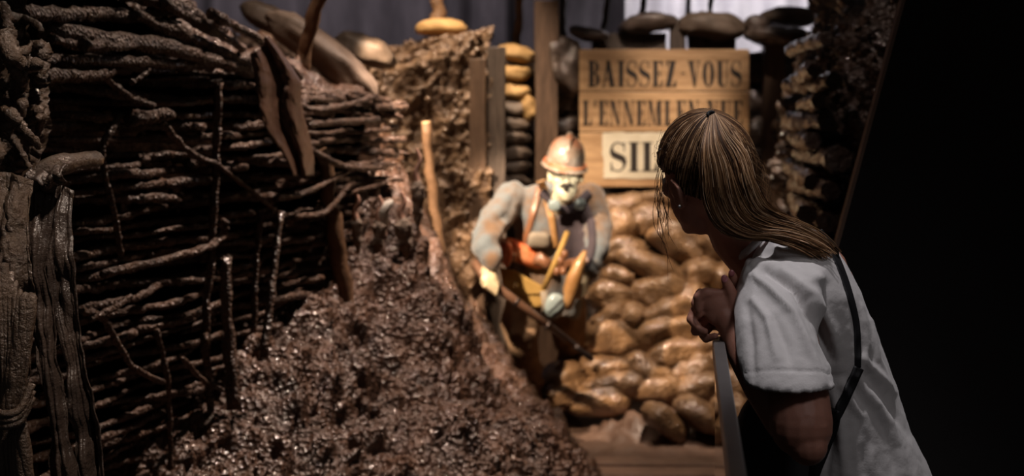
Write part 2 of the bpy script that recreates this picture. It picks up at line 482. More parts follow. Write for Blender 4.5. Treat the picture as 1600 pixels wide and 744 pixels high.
# earth wall behind the wattle, and the parapet of earth above it
TOPZ = [(2.8, 2.35), (3.6, 2.12), (4.3, 1.93), (4.7, 1.84), (5.5, 1.66), (6.2, 1.66), (7.2, 1.85)]
def f_wl(u, v):
    y = 2.7 + u * 3.2; z = interp(y, TOPZ) * v
    x = XW(y) - 0.14 + 0.03 * nz((0, y, z), 5, 3)
    return (x, y, z)
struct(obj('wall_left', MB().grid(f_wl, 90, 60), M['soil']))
def f_par(u, v):
    y = 2.8 + v * 5.6
    x0 = XW(y) - 0.03 if y < 5.6 else interp(y, [(5.6, XW(5.6) - .03), (6.4, -0.75), (8.4, -0.9)])
    d = u * 2.2
    z = interp(y, TOPZ) - 0.02 + 0.10 * (1 - math.exp(-d * 5)) + 0.10 * d - 0.06 * (1 - sm(0, 0.03, u))
    x = x0 - d
    p = (x, y, z)
    a = 0.07 * nz(p, 4, 3, 4) + 0.04 * abs(nz(p, 13, 3, 3)) + 0.015 * nz(p, 40, 2, 3)
    return (x + 0.3 * a, y, z + a)
struct(obj('earth_parapet', MB().grid(f_par, 120, 260), M['mud']))

def clods(name, fn, n, r0, r1, m, seed, urange=(0, 1), vrange=(0, 1), out=(0.3, -0.3, 0.6)):
    rr = random.Random(seed); b = MB()
    ico = [(0, 0, 1)] + [(math.cos(a) * .89, math.sin(a) * .89, .45) for a in [k * 2 * PI / 5 for k in range(5)]] + [(math.cos(a) * .89, math.sin(a) * .89, -.45) for a in [(k + .5) * 2 * PI / 5 for k in range(5)]] + [(0, 0, -1)]
    fc = [(0, 1 + k, 1 + (k + 1) % 5) for k in range(5)] + [(1 + k, 6 + k, 1 + (k + 1) % 5) for k in range(5)] + [(6 + k, 6 + (k + 1) % 5, 1 + (k + 1) % 5) for k in range(5)] + [(11, 6 + (k + 1) % 5, 6 + k) for k in range(5)]
    for _ in range(n):
        u = rr.uniform(*urange); v = rr.uniform(*vrange)
        p = Vector(fn(u, v)); r = r0 + (r1 - r0) * rr.random() ** 2.5
        if nz(p, 2.2, 2, 11) < rr.uniform(-.5, .4): continue
        s = Vector((rr.uniform(.7, 1.4), rr.uniform(.7, 1.4), rr.uniform(.6, 1.1))) * r
        R3 = Matrix.Rotation(rr.uniform(0, 6), 3, 'Z') @ Matrix.Rotation(rr.uniform(0, 6), 3, 'X')
        p = p + Vector(out) * r * .5
        b.add([p + R3 @ Vector((q[0] * s.x, q[1] * s.y, q[2] * s.z)) for q in ico], fc)
    o = obj(name, b, m, mods=[('SUBSURF', dict(levels=1, render_levels=1))])
    o['kind'] = 'stuff'
    return o
tag(clods('mud_clods', f_bank, 3900, .004, .012, M['wetclod'], 31, (0.02, .98)), 'small glistening wet clods strewn over the mud bank', 'mud')

# steep mud face and mound at the back left
def f_mound(u, v):
    x = -1.75 + u * 1.62
    t = v * 3.4
    top = 1.96 + 0.05 * math.sin((x + 0.5) * 5) - 0.30 * sm(-0.75, -1.3, x) 
    if t < top - 0.08: z = t; y = 7.46 + 0.10 * z + 0.05 * math.sin(x * 9)
    else:
        q = t - (top - 0.08)
        z = top - 0.08 + 0.10 * (1 - math.exp(-q * 9)) + 0.03 * q
        y = 7.46 + 0.10 * (top - 0.08) + 0.05 * math.sin(x * 9) + 0.04 + q * 0.95
    p = (x, y, z)
    a = 0.12 * nz(p, 3.2, 3, 8) + 0.09 * abs(nz(p, 8, 3, 1)) + 0.05 * abs(nz(p, 20, 3, 1))
    return (x + 0.2 * a, y - 0.75 * a, z + 0.35 * a)
struct(obj('mud_face', MB().grid(f_mound, 170, 330), M['mud_tan']))

tag(clods('mud_clods', f_mound, 1300, .008, .028, M['wetclod_tan'], 32, (.2, 1), (.1, .8), (0, -.8, .3)), 'lumpy wet clods sticking to the steep mud face', 'mud')
# back wall of soil and boards behind the sandbags
def f_wb(u, v):
    x = -0.2 + u * 2.4; z = v * 1.98
    return (x, 8.62 + 0.03 * nz((x, 0, z), 5, 3), z)
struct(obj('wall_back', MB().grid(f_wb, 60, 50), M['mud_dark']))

# right trench side: mud-caked bank
def f_rb(u, v):
    y = 3.75 + u * 4.5; z = v * 3.0
    x = interp(y, [(3.7, 1.20), (5, 1.22), (6.0, 1.24), (8.3, 1.62)]) + 0.20 * sm(1.35, 2.3, z) + 0.0
    p = (x, y, z)
    a = 0.12 * nz(p, 3.0, 3, 6) + 0.07 * (abs(nz(p, 9, 3, 7)) - .2) + 0.035 * abs(nz(p, 26, 3, 8)) + 0.012 * nz(p, 60, 2, 3)
    return (x - a, y - 0.3 * a, z + 0.2 * a)
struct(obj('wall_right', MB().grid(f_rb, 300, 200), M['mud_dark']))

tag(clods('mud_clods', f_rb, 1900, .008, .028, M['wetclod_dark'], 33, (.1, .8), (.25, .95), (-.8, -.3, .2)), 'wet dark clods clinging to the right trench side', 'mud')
# stage curtain at the back
def f_cur(u, v):
    x = -6.5 + 13 * u
    return (x, 11.2 + 0.05 * math.sin(x * 11 + 2 * math.sin(x * 3)) + 0.02 * math.sin(x * 29 + 3 * math.sin(x * 2)) + .03 * math.sin(v * 3 + x), 4.6 * v)
c = obj('curtain', MB().grid(f_cur, 620, 6), M['curtain'])
tag(c, 'tall dusky purple pleated curtain behind the whole trench', 'curtain')
def f_cur2(u, v):
    x = 0.86 + 1.9 * u
    return (x, 10.85 + 0.04 * math.sin(x * 21 + math.sin(x * 5)), 4.6 * v)
c = obj('curtain', MB().grid(f_cur2, 160, 6), M['curtain_pale'])
tag(c, 'pale grey curtain hanging above and behind the notice board', 'curtain')

# black partition on the right, its near-vertical edge cut on a slant
def partition():
    b = MB()
    y0 = 3.62; th = 0.03
    def pxw(px): return (px - 800) * y0 / F_PX
    def pz(py): return CAM_Z - (py - HOR) * y0 / F_PX
    # slanted left edge through (1415,0) and (1310,388)
    def ex(z):
        py = HOR + (CAM_Z - z) * F_PX / y0
        return pxw(1415 - 105 * py / 388)
    pts = [(ex(0.0), 0.0), (3.2, 0.0), (3.2, 3.0), (ex(3.0), 3.0)]
    b.prism([(x, z) for x, z in pts], (0, y0, 0), (1, 0, 0), (0, 0, 1), (0, th, 0))
    e = MB()
    d = 0.009
    q = [(ex(0.0) - d, 0.0), (ex(0.0), 0.0), (ex(3.0), 3.0), (ex(3.0) - d, 3.0)]
    e.prism(q, (0, y0, 0), (1, 0, 0), (0, 0, 1), (0, th, 0))
    return b, e
pb, pe = partition()
pt = empty('partition_panel', (1.6, 3.62, 0), 'tall black partition panel with a slanted edge behind the visitor', 'partition')
obj('board', pb, M['panel'], pt, smooth=False)
e = obj('edge_strip', pe, M['panel_edge'], pt, smooth=False); e['label'] = 'thin brown edge'  # brown strip along the slanted edge, lighter than the board

# ================================================================ TIMBER
def plank(px0, px1, py0, zbot, Y, m, th=0.05, seed=1, name='wooden_post', lean=0.0):
    rr = random.Random(seed)
    x0 = (px0 - 800) * Y / F_PX; x1 = (px1 - 800) * Y / F_PX
    z1 = CAM_Z - (py0 - HOR) * Y / F_PX
    b = MB(); n = 14
    def fn(u, v):
        # closed rectangular ring
        a = u * 4
        k = int(a) % 4; t = a - int(a)
        cs = [(-1, -1), (1, -1), (1, 1), (-1, 1), (-1, -1)]
        cx = cs[k][0] + (cs[k + 1][0] - cs[k][0]) * t; cy = cs[k][1] + (cs[k + 1][1] - cs[k][1]) * t
        z = zbot + (z1 - zbot) * v
        w = (x1 - x0) / 2 * (1 + 0.05 * math.sin(v * 9 + seed))
        x = (x0 + x1) / 2 + cx * w + lean * (v - 0.5) + 0.004 * nz((cx, cy, z), 6, 2, seed)
        return (x, Y + cy * th / 2, z)
    b.grid(fn, 16, n, close_u=True)
    b.f.append(tuple((n - 1) * 16 + k for k in range(16))); b.m.append(0)
    b.f.append(tuple(range(15, -1, -1))); b.m.append(0)
    return obj(name, b, m, smooth=False, mods=[('BEVEL', dict(width=0.004, segments=2, limit_method='ANGLE'))])

tag(plank(733, 760, 92, 0, 7.50, M['plank_warm'], seed=3), 'warm brown upright plank beside the steep mud face', 'post')
tag(plank(762, 790, 74, 0, 7.56, M['plank'], seed=4, th=0.12), 'grey-brown post between the mud face and the ochre sandbag stack', 'post')
tag(plank(836, 872, 2, 0, 8.25, M['plank_warm'], seed=5, th=0.12), 'tall brown square post with worn top, behind the soldier helmet', 'post')
tag(plank(1047, 1070, 30, 1.0, 8.40, M['plank'], seed=6), 'short grey post rising above the middle of the notice board', 'post')
tag(plank(1192, 1226, 66, 0, 8.38, M['plank_warm'], seed=8, th=0.1), 'broad brown post to the right of the notice board', 'post')
tag(plank(922, 1043, 52, 1.4, 8.45, M['plank'], seed=9, name='wooden_board'), 'dark board above the word BAISSEZ on the notice', 'board')
tag(plank(1074, 1150, 54, 1.4, 8.46, M['plank'], seed=10, name='wooden_board'), 'dark board above the word VOUS on the notice', 'board')

# poles that stick up behind the bags
def pole(name, a, b_, r, m, label, cat='pole', n=8, seed=0, group=None, bend=0.0, tip=None, knots=True):
    rr = random.Random(seed)
    a = Vector(a); b_ = Vector(b_); L_ = 12
    pts = []; rad = []
    for i in range(L_ + 1):
        t = i / L_
        p = a.lerp(b_, t) + Vector((bend * math.sin(PI * t), 0, 0))
        p += Vector((rr.uniform(-1, 1), rr.uniform(-1, 1), 0)) * r * 0.25
        pts.append(p); rad.append(r * (1.0 - 0.25 * t) * (1 + (rr.uniform(-.12, .16) if knots else 0)))
    mb = MB().tube(pts, rad, n)
    o = obj(name, mb, m)
    if tip:
        # cut top
        tmb = MB(); d = (pts[-1] - pts[-2]).normalized()
        tmb.tube([pts[-1] - d * 0.002, pts[-1] + d * 0.006], [rad[-1] * 1.0, rad[-1] * 0.9], n)
        t_ = obj('cut_end', tmb, tip, o, smooth=False); t_['label'] = 'pale sawn end'
    return tag(o, label, cat, group)
pole('pole', P(806, 85, 8.75), P(815, -30, 8.75), 0.030, M['bark_tan'], 'tan pole rising out of the top of the ochre sandbag stack', seed=1)
pole('pole', P(683, 60, 8.2), P(686, -40, 8.2), 0.046, M['bark_tan'], 'thick tan pole standing in the sandbag on top of the mud mound', seed=2)
pole('pole', P(878, 95, 9.2), P(880, -30, 9.2), 0.030, M['plank'], 'slim dark pole just right of the tall square post', seed=3)
pole('pole', P(940, 80, 9.0), P(952, -30, 9.0), 0.024, M['plank'], 'dark pole behind the left corner of the notice board', seed=4)
pole('pole', P(998, 50, 9.3), P(1014, -40, 9.3), 0.024, M['plank'], 'thin dark leaning pole in front of the pale curtain above BAISSEZ', seed=5)
pole('pole', P(1074, 40, 9.4), P(1076, -40, 9.4), 0.018, M['iron'], 'thin upright dark rod above the short grey post', seed=6)
pole('pole', P(1108, 40, 9.4), P(1114, -40, 9.4), 0.018, M['iron'], 'thin dark rod above the long grey sandbag', seed=7)
pole('pole', P(462, 135, 5.3), P(512, -50, 5.2), 0.030, M['bark_tan'], 'brown pole leaning across the grey sandbags at the top of the wattle', seed=8)
pole('stake', P(690, 420, 6.9), P(664, 192, 6.85), 0.030, M['bark_tan'], 'tan stake with a pale sawn top in front of the steep mud face', 'stake', seed=9, tip=M['cutwood'])
pole('stake', P(548, 540, 5.15), P(502, 236, 5.05), 0.036, M['bark_tan'], 'stout slanting stake at the end of the wattle, driven in the mud', 'stake', seed=10, tip=M['bark_tan'])
pole('stake', P(366, 640, 4.25), P(350, 402, 4.3), 0.022, M['bark'], 'dark stake with a flat top in front of the wattle', 'stake', seed=11, tip=M['bark'])
pole('stake', P(412, 560, 4.35), P(440, 330, 4.5), 0.014, M['bark'], 'thin dark leaning stick where the mud bank meets the wattle', 'stake', seed=12)

# ================================================================ WATTLE
wat = empty('wattle_fence', (XW(4.5), 4.5, 0), 'muddy brown wattle fence of woven branches holding back the left bank', 'fence')
def wp(px_, py_, off=0.0):
    """point on the wattle plane seen at this place"""
    k = (px_ - 800) / F_PX
    # x = k*y ; x = -1.2+(y-3.6)*.343 + off
    y = (-1.2 - 3.6 * 0.343 + off) / (k - 0.343)
    return P(px_, py_, y)
def rod(pts, r0, r1, seed, name='woven_rod', m=None, n=7):
    rr = random.Random(seed)
    sp = spline(pts, max(10, len(pts) * 7))
    rad = []; out = []
    for i, p in enumerate(sp):
        t = i / (len(sp) - 1)
        r = r0 + (r1 - r0) * t
        out.append(p + Vector((rr.uniform(-1, 1), rr.uniform(-1, 1), rr.uniform(-1, 1))) * r * 0.22)
        rad.append(r * (1 + rr.uniform(-.18, .22)))
    return obj(name, MB().tube(out, rad, n, 0.08, rr), m or M['bark'], wat)
nrod = 0
rr = random.Random(21)
z = 0.42
rows = []
while z < 1.80:
    rows.append(z); z += 0.0335 * rr.uniform(0.8, 1.25)
for i, z in enumerate(rows):
    y = 3.30 + rr.uniform(-0.1, 0.1)
    first = True
    while y < 5.5 and nrod < 84:
        ln = rr.uniform(0.85, 1.75)
        y1 = min(y + ln, 5.75 + rr.uniform(-0.1, .1))
        if bank_z(XW((y + y1) / 2), (y + y1) / 2) > z + 0.12 and bank_z(XW(y), y) > z + 0.03:
            y = y1; continue
        ph = rr.uniform(0, 6.28); slope = rr.uniform(-0.02, 0.02)
        if rr.random() < 0.12: slope *= 3
        pts = []
        n_ = max(3, int((y1 - y) / 0.16))
        for k in range(n_ + 1):
            yy = y + (y1 - y) * k / n_
            off = 0.030 * math.sin(yy * 9 + ph + i * PI) + rr.uniform(-.008, .012)
            zz = z + slope * (k / n_ - .5) * 3 + rr.uniform(-.006, .006)
            if z > 1.62 and yy > 4.6: zz -= (yy - 4.6) * (z - 1.62) * 0.9
            pts.append((XW(yy) + off, yy, zz))
        r0 = rr.uniform(0.0095, 0.017); r1 = r0 * rr.uniform(0.55, 0.85)
        if rr.random() < .5: r0, r1 = r1, r0
        rod(pts, r0, r1, 1000 + nrod); nrod += 1
        y = y1 - rr.uniform(0.05, 0.3)
# heavier poles laid along the top, dropping towards the back
tops = [((130, 22), (300, 8), .020), ((190, -12), (352, 46), .022), ((205, 22), (392, 108), .022), ((250, 2), (380, 76), .018),
        ((70, 48), (395, 112), .026), ((330, 20), (470, 120), .017), ((60, 92), (330, 104), .018), ((80, 62), (190, 96), .013), ((20, 20), (180, 20), .02), ((130, 70), (250, 60), .015), ((60, 118), (210, 106), .018)]
for k, (a, b_, r) in enumerate(tops):
    A = wp(*a, off=0.05 + .012 * k); B = wp(*b_, off=0.05)
    mid = A.lerp(B, .5) + Vector((0.01, 0, 0.02 * rr.uniform(-1, 1)))
    rod([A, mid, B], r, r * .8, 2000 + k, 'top_pole')
ups = [([(342, 128), (338, 250), (330, 400), (322, 520), (336, 740)], .013, .012), ([(188, 178), (160, 240), (178, 330), (190, 400)], .010, .008),
       ([(245, 515), (262, 600), (268, 744)], .009, .009), ([(318, 520), (330, 640), (342, 744)], .012, .012), ([(408, 330), (400, 420), (396, 520)], .010, .01)]
for k, (pp, r0, r1) in enumerate(ups):
    rod([wp(a, b_, off=0.075) for a, b_ in pp], r0, r1, 3000 + k, 'upright_stick')
tw = [([(150, 110), (200, 150), (240, 165)], .012), ([(250, 190), (300, 240), (345, 262), (432, 330)], .010), ([(125, 485), (160, 498), (205, 570), (256, 598)], .010),
      ([(140, 500), (180, 480), (205, 462)], .009), ([(205, 183), (268, 180)], .021), ([(352, 345), (345, 372), (300, 395), (160, 428)], .014), ([(285, 560), (320, 596), (350, 610)], .008),
      ([(440, 150), (500, 172), (590, 150)], .013), ([(480, 195), (590, 186)], .014), ([(470, 225), (540, 260), (600, 262)], .012), ([(430, 310), (480, 300), (556, 262)], .011),
      ([(460, 340), (510, 330), (545, 290)], .011), ([(205, 130), (222, 118), (232, 108)], .009)]
for k, (pp, r) in enumerate(tw):
    rod([wp(a, b_, off=0.085 + 0.02 * rr.random()) for a, b_ in pp], r, r * .75, 4000 + k, 'loose_twig' if r < .02 else 'cut_branch')

# muddy roots hanging at the near left, above the cloth
rt = empty('root_tangle', (-1.03, 2.85, 1.3), 'glistening tangle of mud-caked roots at the top left corner', 'roots')
rr = random.Random(5)
for k in range(15):
    x0 = rr.uniform(-10, 50); y0 = rr.uniform(-30, 230); Y = 2.8 + rr.uniform(-.05, .12)
    pts = [P(x0, y0, Y)]
    ang = rr.uniform(0.2, 1.6) if k % 3 else rr.uniform(-.4, .3)
    for j in range(5):
        ang += rr.uniform(-.5, .5)
        x0 += 17 * math.cos(ang); y0 += 19 * math.sin(ang)
        if x0 > 68: x0 = 66 - rr.random() * 10
        pts.append(P(x0, y0, Y + rr.uniform(-.03, .03)))
    sp = spline(pts, 30)
    rb = rr.uniform(.010, .022)
    mb = MB().tube(sp, [rb * (1 - .5 * i / 30) * rr.uniform(.75, 1.3) for i in range(31)], 8, .16, rr)
    obj('root', mb, M['tarp_mud'], rt)
def f_clod(u, v):
    px_ = -60 + 125 * u - 18 * math.sin(v * 7); py_ = -60 + 330 * v
    p = P(px_, py_, 2.98)
    a = 0.06 * nz(p, 9, 3) + .03 * abs(nz(p, 30, 3))
    return (p.x, p.y - a, p.z)
obj('caked_mud', MB().grid(f_clod, 60, 150), M['tarp_mud'], rt)

# branches that end under the cloth
# ================================================================ CLOTHS
def hanging(name, left, right, pytop, pybot, Y, folds, amp, m, label, cat='cloth', seed=0, nu=130, nv=120, fine=0.004, hem=0.0, thick=0.003):
    """left/right: tables py -> px of the two side edges"""
    def fn(u, v):
        py_ = pytop(u) + (pybot(u) - pytop(u)) * v
        px_ = interp(py_, left) * (1 - u) + interp(py_, right) * u
        px_ += (u - .5) * 2 * (7 * nz((0, u, py_ * .012), 1.0, 3, seed) + 3 * math.sin(py_ * .03 + seed))
        p = P(px_, py_, Y)
        grow = 0.35 + 0.65 * sm(0, 0.35, v)
        d = amp * grow * (0.7 * math.sin(folds * 2 * PI * u + 0.7 * math.sin(3 * v + seed) + 0.8 * nz((u * 3, v * 1.2, seed), 1.0, 2)) + 1.1 * nz((u * 2.4, v * 2.0, seed + 3), 1.0, 3) + .15 * nz((u * 8 + v * 3, v * 5, seed), 1.0, 3)) + .022 * nz(p, 8, 3, seed) + .006 * abs(nz(p, 30, 3, seed))
        d += amp * 0.18 * grow * math.sin(folds * 4.7 * PI * u + 2.0 * v + seed)
        d += fine * nz((p.x, 0, p.z * 0.5), 25, 3, seed) + fine * .6 * nz(p, 70, 2, seed)
        top = 0.03 * (1 - sm(0, 0.10, v))
        return (p.x, p.y - d + top, p.z)
    o = obj(name, MB().grid(fn, nu, nv), m, mods=[('SOLIDIFY', dict(thickness=thick))])
    return tag(o, label, cat)
hanging('draped_tarp', [(270, 62), (360, 60), (500, 92), (620, 118), (760, 128), (2100, 330)], [(262, 70), (300, 104), (400, 118), (500, 128), (620, 148), (744, 172), (2100, 430)],
        lambda u: 300 - 12 * math.sin(u * PI), lambda u: 1400, 2.86, 1.0, 0.018, M['tarp'], 'dark smooth tarpaulin hanging in long folds beside the wattle', 'tarpaulin', seed=1)
hanging('draped_tarp', [(270, 28), (380, 45), (500, 52), (620, 70), (744, 84), (2100, 200)], [(270, 96), (320, 84), (420, 70), (520, 84), (620, 98), (744, 122), (2100, 340)],
        lambda u: 286 + 6 * math.sin(u * 9), lambda u: 1400, 2.80, 0.9, 0.016, M['tarp'], 'middle strip of dark tarpaulin between the muddy rag and the longer tarp', 'tarpaulin', seed=4)
hanging('muddy_rag', [(280, -70), (744, -70), (2100, -70)], [(280, 40), (340, 46), (450, 50), (560, 54), (640, 30), (700, 36), (744, 48), (1500, 60)],
        lambda u: 300 - 30 * math.sin(u * 2.6), lambda u: 1300, 2.70, 1.5, 0.026, M['tarp_mud'], 'glistening mud-caked rag hanging at the left edge', 'rag', seed=8, fine=0.012)
# twisted knot of rag
kb = MB(); rr = random.Random(3)
for k in range(7):
    x0 = -6 + k * 9
    pts = [P(x0 + rr.uniform(-3, 3), 400 + 14 * k, 2.655), P(x0 * .9 + 4, 470, 2.63), P(x0 * .7 + 8, 560, 2.62), P(18 + (x0 - 18) * .5, 640, 2.625), P(14 + (x0 - 18) * .8, 700, 2.63), P(10 + x0 * .9, 800, 2.64)]
    kb.tube(spline(pts, 34), [0.009 + .004 * math.sin(i * .3 + k) for i in range(35)], 8, .12, rr)
for k in range(3):
    pts = [P(-20, 640 + 10 * k, 2.62), P(12, 648 + 9 * k, 2.60), P(34, 636 + 9 * k, 2.61), P(50, 600 + 10 * k, 2.63)]
    kb.tube(spline(pts, 16), 0.008, 8, .1, rr)
tag(obj('knotted_rag', kb, M['tarp_mud']), 'twisted knotted strip of muddy cloth tied low at the left edge', 'rag')
# thick branch and rag lump over which the tarp hangs
kb = MB(); kb.tube(spline([P(-20, 330, 2.92), P(30, 300, 2.88), P(66, 268, 2.86), P(110, 254, 2.9), P(150, 248, 3.0)], 20), [.024, .024, .023] + [.022] * 12 + [.018] * 6, 9, .12, rr)
tag(obj('branch', kb, M['tarp_mud']), 'thick muddy branch over which the dark tarpaulins hang', 'branch')
def f_scrap(u, v):
    px_ = 48 + 56 * u; py_ = 262 + 26 * v + 10 * math.sin(u * 4) + 4 * math.sin(u * 15)
    p = P(px_, py_, 2.82)
    return (p.x, p.y - 0.03 * math.sin(v * PI) - .01 * nz((u, v, 0), 5, 3), p.z)
tag(obj('cloth_scrap', MB().grid(f_scrap, 40, 24), M['tarp'], mods=[('SOLIDIFY', dict(thickness=.004))]), 'small shiny crumpled scrap folded over the muddy branch', 'cloth')

# brown scrap of cloth hanging on the wattle
def f_hide(u, v):
    py_ = 85 + 190 * v - 30 * u * (1 - v)
    l = interp(py_, [(80, 392), (140, 400), (200, 420), (275, 458)]); r = interp(py_, [(60, 420), (130, 468), (200, 478), (262, 484)])
    px_ = l * (1 - u) + r * u + 4 * math.sin(v * 9)
    p = wp(px_, py_, off=0.13)
    d = 0.030 * math.sin(u * 9 + v * 2) + .012 * nz((u * 2, v * 3, 1), 3, 3)
    return (p.x, p.y - d, p.z)
tag(obj('hanging_cloth', MB().grid(f_hide, 50, 70), M['hide'], mods=[('SOLIDIFY', dict(thickness=.005))]), 'brown wet scrap of cloth hung over the top of the wattle', 'cloth')

# ================================================================ LOGS in the right bank
lg = [(a_ + 8, b_2, c_2 * .5) for a_, b_2, c_2 in [(1285, 60, .05), (1262, 108, .05), (1296, 130, .06), (1270, 160, .05), (1288, 192, .068), (1300, 250, .078), (1262, 222, .06), (1290, 302, .066), (1258, 282, .055), (1286, 350, .07), (1250, 335, .06), (1262, 392, .065), (1300, 405, .07)]]
lab = ['topmost', 'second from the top', 'third from the top', 'fourth from the top', 'fifth from the top', 'sixth from the top', 'seventh from the top', 'eighth from the top', 'ninth from the top', 'tenth from the top', 'eleventh from the top', 'twelfth from the top', 'lowest']
order = sorted(range(len(lg)), key=lambda i: lg[i][1])
for rank, i in enumerate(order):
    px_, py_, r = lg[i]
    rr = random.Random(50 + i)
    Y0 = 4.65 + rr.uniform(0, .3); A = P(px_, py_, Y0)
    Y1 = 5.85
    B = Vector((1.15 + rr.uniform(-.02, .05), Y1, A.z + rr.uniform(-.03, .03)))
    pts = [A.lerp(B, t / 24) + Vector((rr.uniform(-.006, .006), 0, rr.uniform(-.008, .008))) for t in range(25)]
    rad = [r * (1 + rr.uniform(-.12, .2)) for _ in range(25)]
    b = MB()
    n = 18
    b.tube(pts, rad, n, .13, rr)
    o = obj('log', b, M['logdark'], mods=[('EDGE_SPLIT', dict(split_angle=1.0))])
    tag(o, 'muddy round log in the right trench side, %s of the logs' % lab[rank], 'log', 'logs stacked in the right trench side')
# ================================================================ SANDBAGS
def bag_mb(px_, py_, w, h, rot, Y, seed, depth=0.15, pinch=0.55, yaw=None, e=0.8):
    rr = random.Random(seed)
    a = w * Y / F_PX / 2; c = h * Y / F_PX / 2
    C_ = P(px_, py_, Y)
    yaw = rr.uniform(-.25, .25) if yaw is None else yaw
    Rm = Matrix.Rotation(-math.radians(rot), 3, 'Y') @ Matrix.Rotation(yaw, 3, 'Z')
    b = MB(); nu, nv = 34, 30
    vs = []; fs = []
    def sp(x, q): return math.copysign(abs(x) ** q, x)
    for j in range(nv + 1):
        th = PI * j / nv                     # along the long axis
        s = math.sin(th)
        xx = -a * sp(math.cos(th), 0.75)
        prof = s ** 0.92
        for i in range(nu):
            ph = 2 * PI * i / nu
            yy = depth * prof * sp(math.cos(ph), e)
            zz = c * prof * sp(math.sin(ph), e) * (1 - 0.10 * math.cos(ph))
            v = Vector((xx, yy, zz))
            # sag, dents, gathered ends
            end = abs(xx) / a
            zz_s = 1 - 0.22 * end ** 3
            v.z *= zz_s
            v.z += -0.10 * c * (xx / a) ** 2 + 0.15 * c * math.sin(2.2 * xx / a + seed)
            g = 0.035 * end ** 4 * math.sin(ph * 9 + seed) * c * 6
            n_ = Vector((0, yy, zz)).normalized() if (yy or zz) else Vector((1, 0, 0))
            v += n_ * (g * .25 + c * 0.34 * nz((xx / a, yy / depth * .8, zz / c * .8), 1.1, 3, seed % 50) + 0.004 * nz((xx, yy, zz), 22, 3, seed % 31))
            vs.append(C_ + Rm @ v)
    for j in range(nv):
        for i in range(nu):
            q = j * nu + i; r_ = j * nu + (i + 1) % nu
            fs.append((q, q + nu, r_ + nu, r_))
    b.add(vs, fs)
    return b
bag_n = [0]; WALLB = []
def bag(px_, py_, w, h, rot, Y, m, label, group=None, name='sandbag', **kw):
    bag_n[0] += 1
    mb_ = bag_mb(px_, py_, w, h, rot, Y, bag_n[0] * 13 + 5, **kw)
    if m is M['bag']: WALLB.append(mb_)
    o = obj(name, mb_, m)
    return tag(o, label, 'sandbag', group)

courses = [
 [(968, 318, 72, 30, 0), (1037, 313, 84, 28, -4), (1105, 322, 74, 30, -8)],
 [(962, 356, 72, 46, 6), (1016, 346, 92, 44, -14), (1112, 384, 64, 46, -38)],
 [(973, 393, 68, 36, 8), (1061, 379, 94, 58, -30)],
 [(966, 432, 50, 30, 4), (1016, 418, 110, 42, -20), (1094, 424, 54, 44, 34), (1140, 436, 60, 48, 5)],
 [(955, 463, 66, 44, 4), (1028, 457, 88, 56, 12), (1080, 458, 46, 36, 5), (1126, 478, 60, 40, 0)],
 [(948, 499, 58, 34, 22), (984, 497, 56, 32, 34), (1036, 487, 94, 36, 16), (1096, 502, 64, 38, 10), (1146, 516, 60, 40, 5)],
 [(955, 529, 92, 54, 0), (1038, 520, 110, 50, 22), (1112, 532, 70, 34, 12)],
 [(1056, 548, 106, 38, 15), (1132, 562, 70, 36, 6)],
 [(950, 571, 92, 36, 4), (1015, 579, 86, 38, -18), (1084, 574, 70, 42, 8), (1140, 596, 70, 40, 0)],
 [(878, 588, 64, 42, 8), (956, 600, 106, 40, 4), (1026, 606, 84, 34, -6), (1088, 610, 92, 46, 22)],
 [(880, 616, 62, 34, 0), (930, 624, 96, 38, 3)],
]
ordn = ['first', 'second', 'third', 'fourth', 'fifth']
crs = ['top', 'second', 'third', 'fourth', 'fifth', 'sixth', 'seventh', 'eighth', 'ninth', 'tenth', 'bottom']
for ci, row in enumerate(courses):
    for bi, (x, y, w, h, rot) in enumerate(row):
        Y = 8.12 - (y - 310) / 320 * 0.75
        bag(x, y, w * 1.18, h * 1.22, rot, Y, M['bag'],
            'wet tan sandbag, %s from the soldier in the %s course below the notice board' % (ordn[bi], crs[ci]), 'sandbags of the wall below the notice board')
bag(1040, 660, 88, 38, -38, 6.95, M['bag'], 'tan sandbag slumped on the trench floor, tilted down to the right', 'fallen sandbags on the floor', depth=.13)
bag(1094, 648, 92, 42, -24, 6.98, M['bag'], 'fat tan sandbag lying on the floor beside the glass edge', 'fallen sandbags on the floor', depth=.14)
bag(1140, 640, 70, 50, 10, 7.05, M['bag'], 'tan sandbag on the floor seen through the glass panel', 'fallen sandbags on the floor', depth=.13)

def bag_specks():
    rr = random.Random(91); b = MB(); n = 0
    while n < 620:
        mb_ = rr.choice(WALLB); i = rr.randrange(len(mb_.f)); f_ = mb_.f[i]
        p = sum((Vector(mb_.v[k]) for k in f_), Vector()) / len(f_)
        nn = (Vector(mb_.v[f_[1]]) - Vector(mb_.v[f_[0]])).cross(Vector(mb_.v[f_[3]]) - Vector(mb_.v[f_[0]]))
        if nn.length < 1e-9: continue
        nn.normalize(); c_ = sum((Vector(v) for v in mb_.v), Vector()) / len(mb_.v)
        if nn.dot(p - c_) < 0: nn = -nn
        if nn.z < .1 or nn.y > -.1: continue
        n += 1; r = rr.uniform(.003, .007)
        b.ell(p + nn * r * .2, (r * rr.uniform(1, 1.8), r, r * .8), nu=8, nv=6)
    return b
o = obj('mud_specks', bag_specks(), M['wetspeck']); o['kind'] = 'stuff'
tag(o, 'wet glistening specks of mud spattered over the tan sandbag wall', 'mud')
ys = [84, 113, 142, 169, 193, 216, 240, 262, 285, 308]
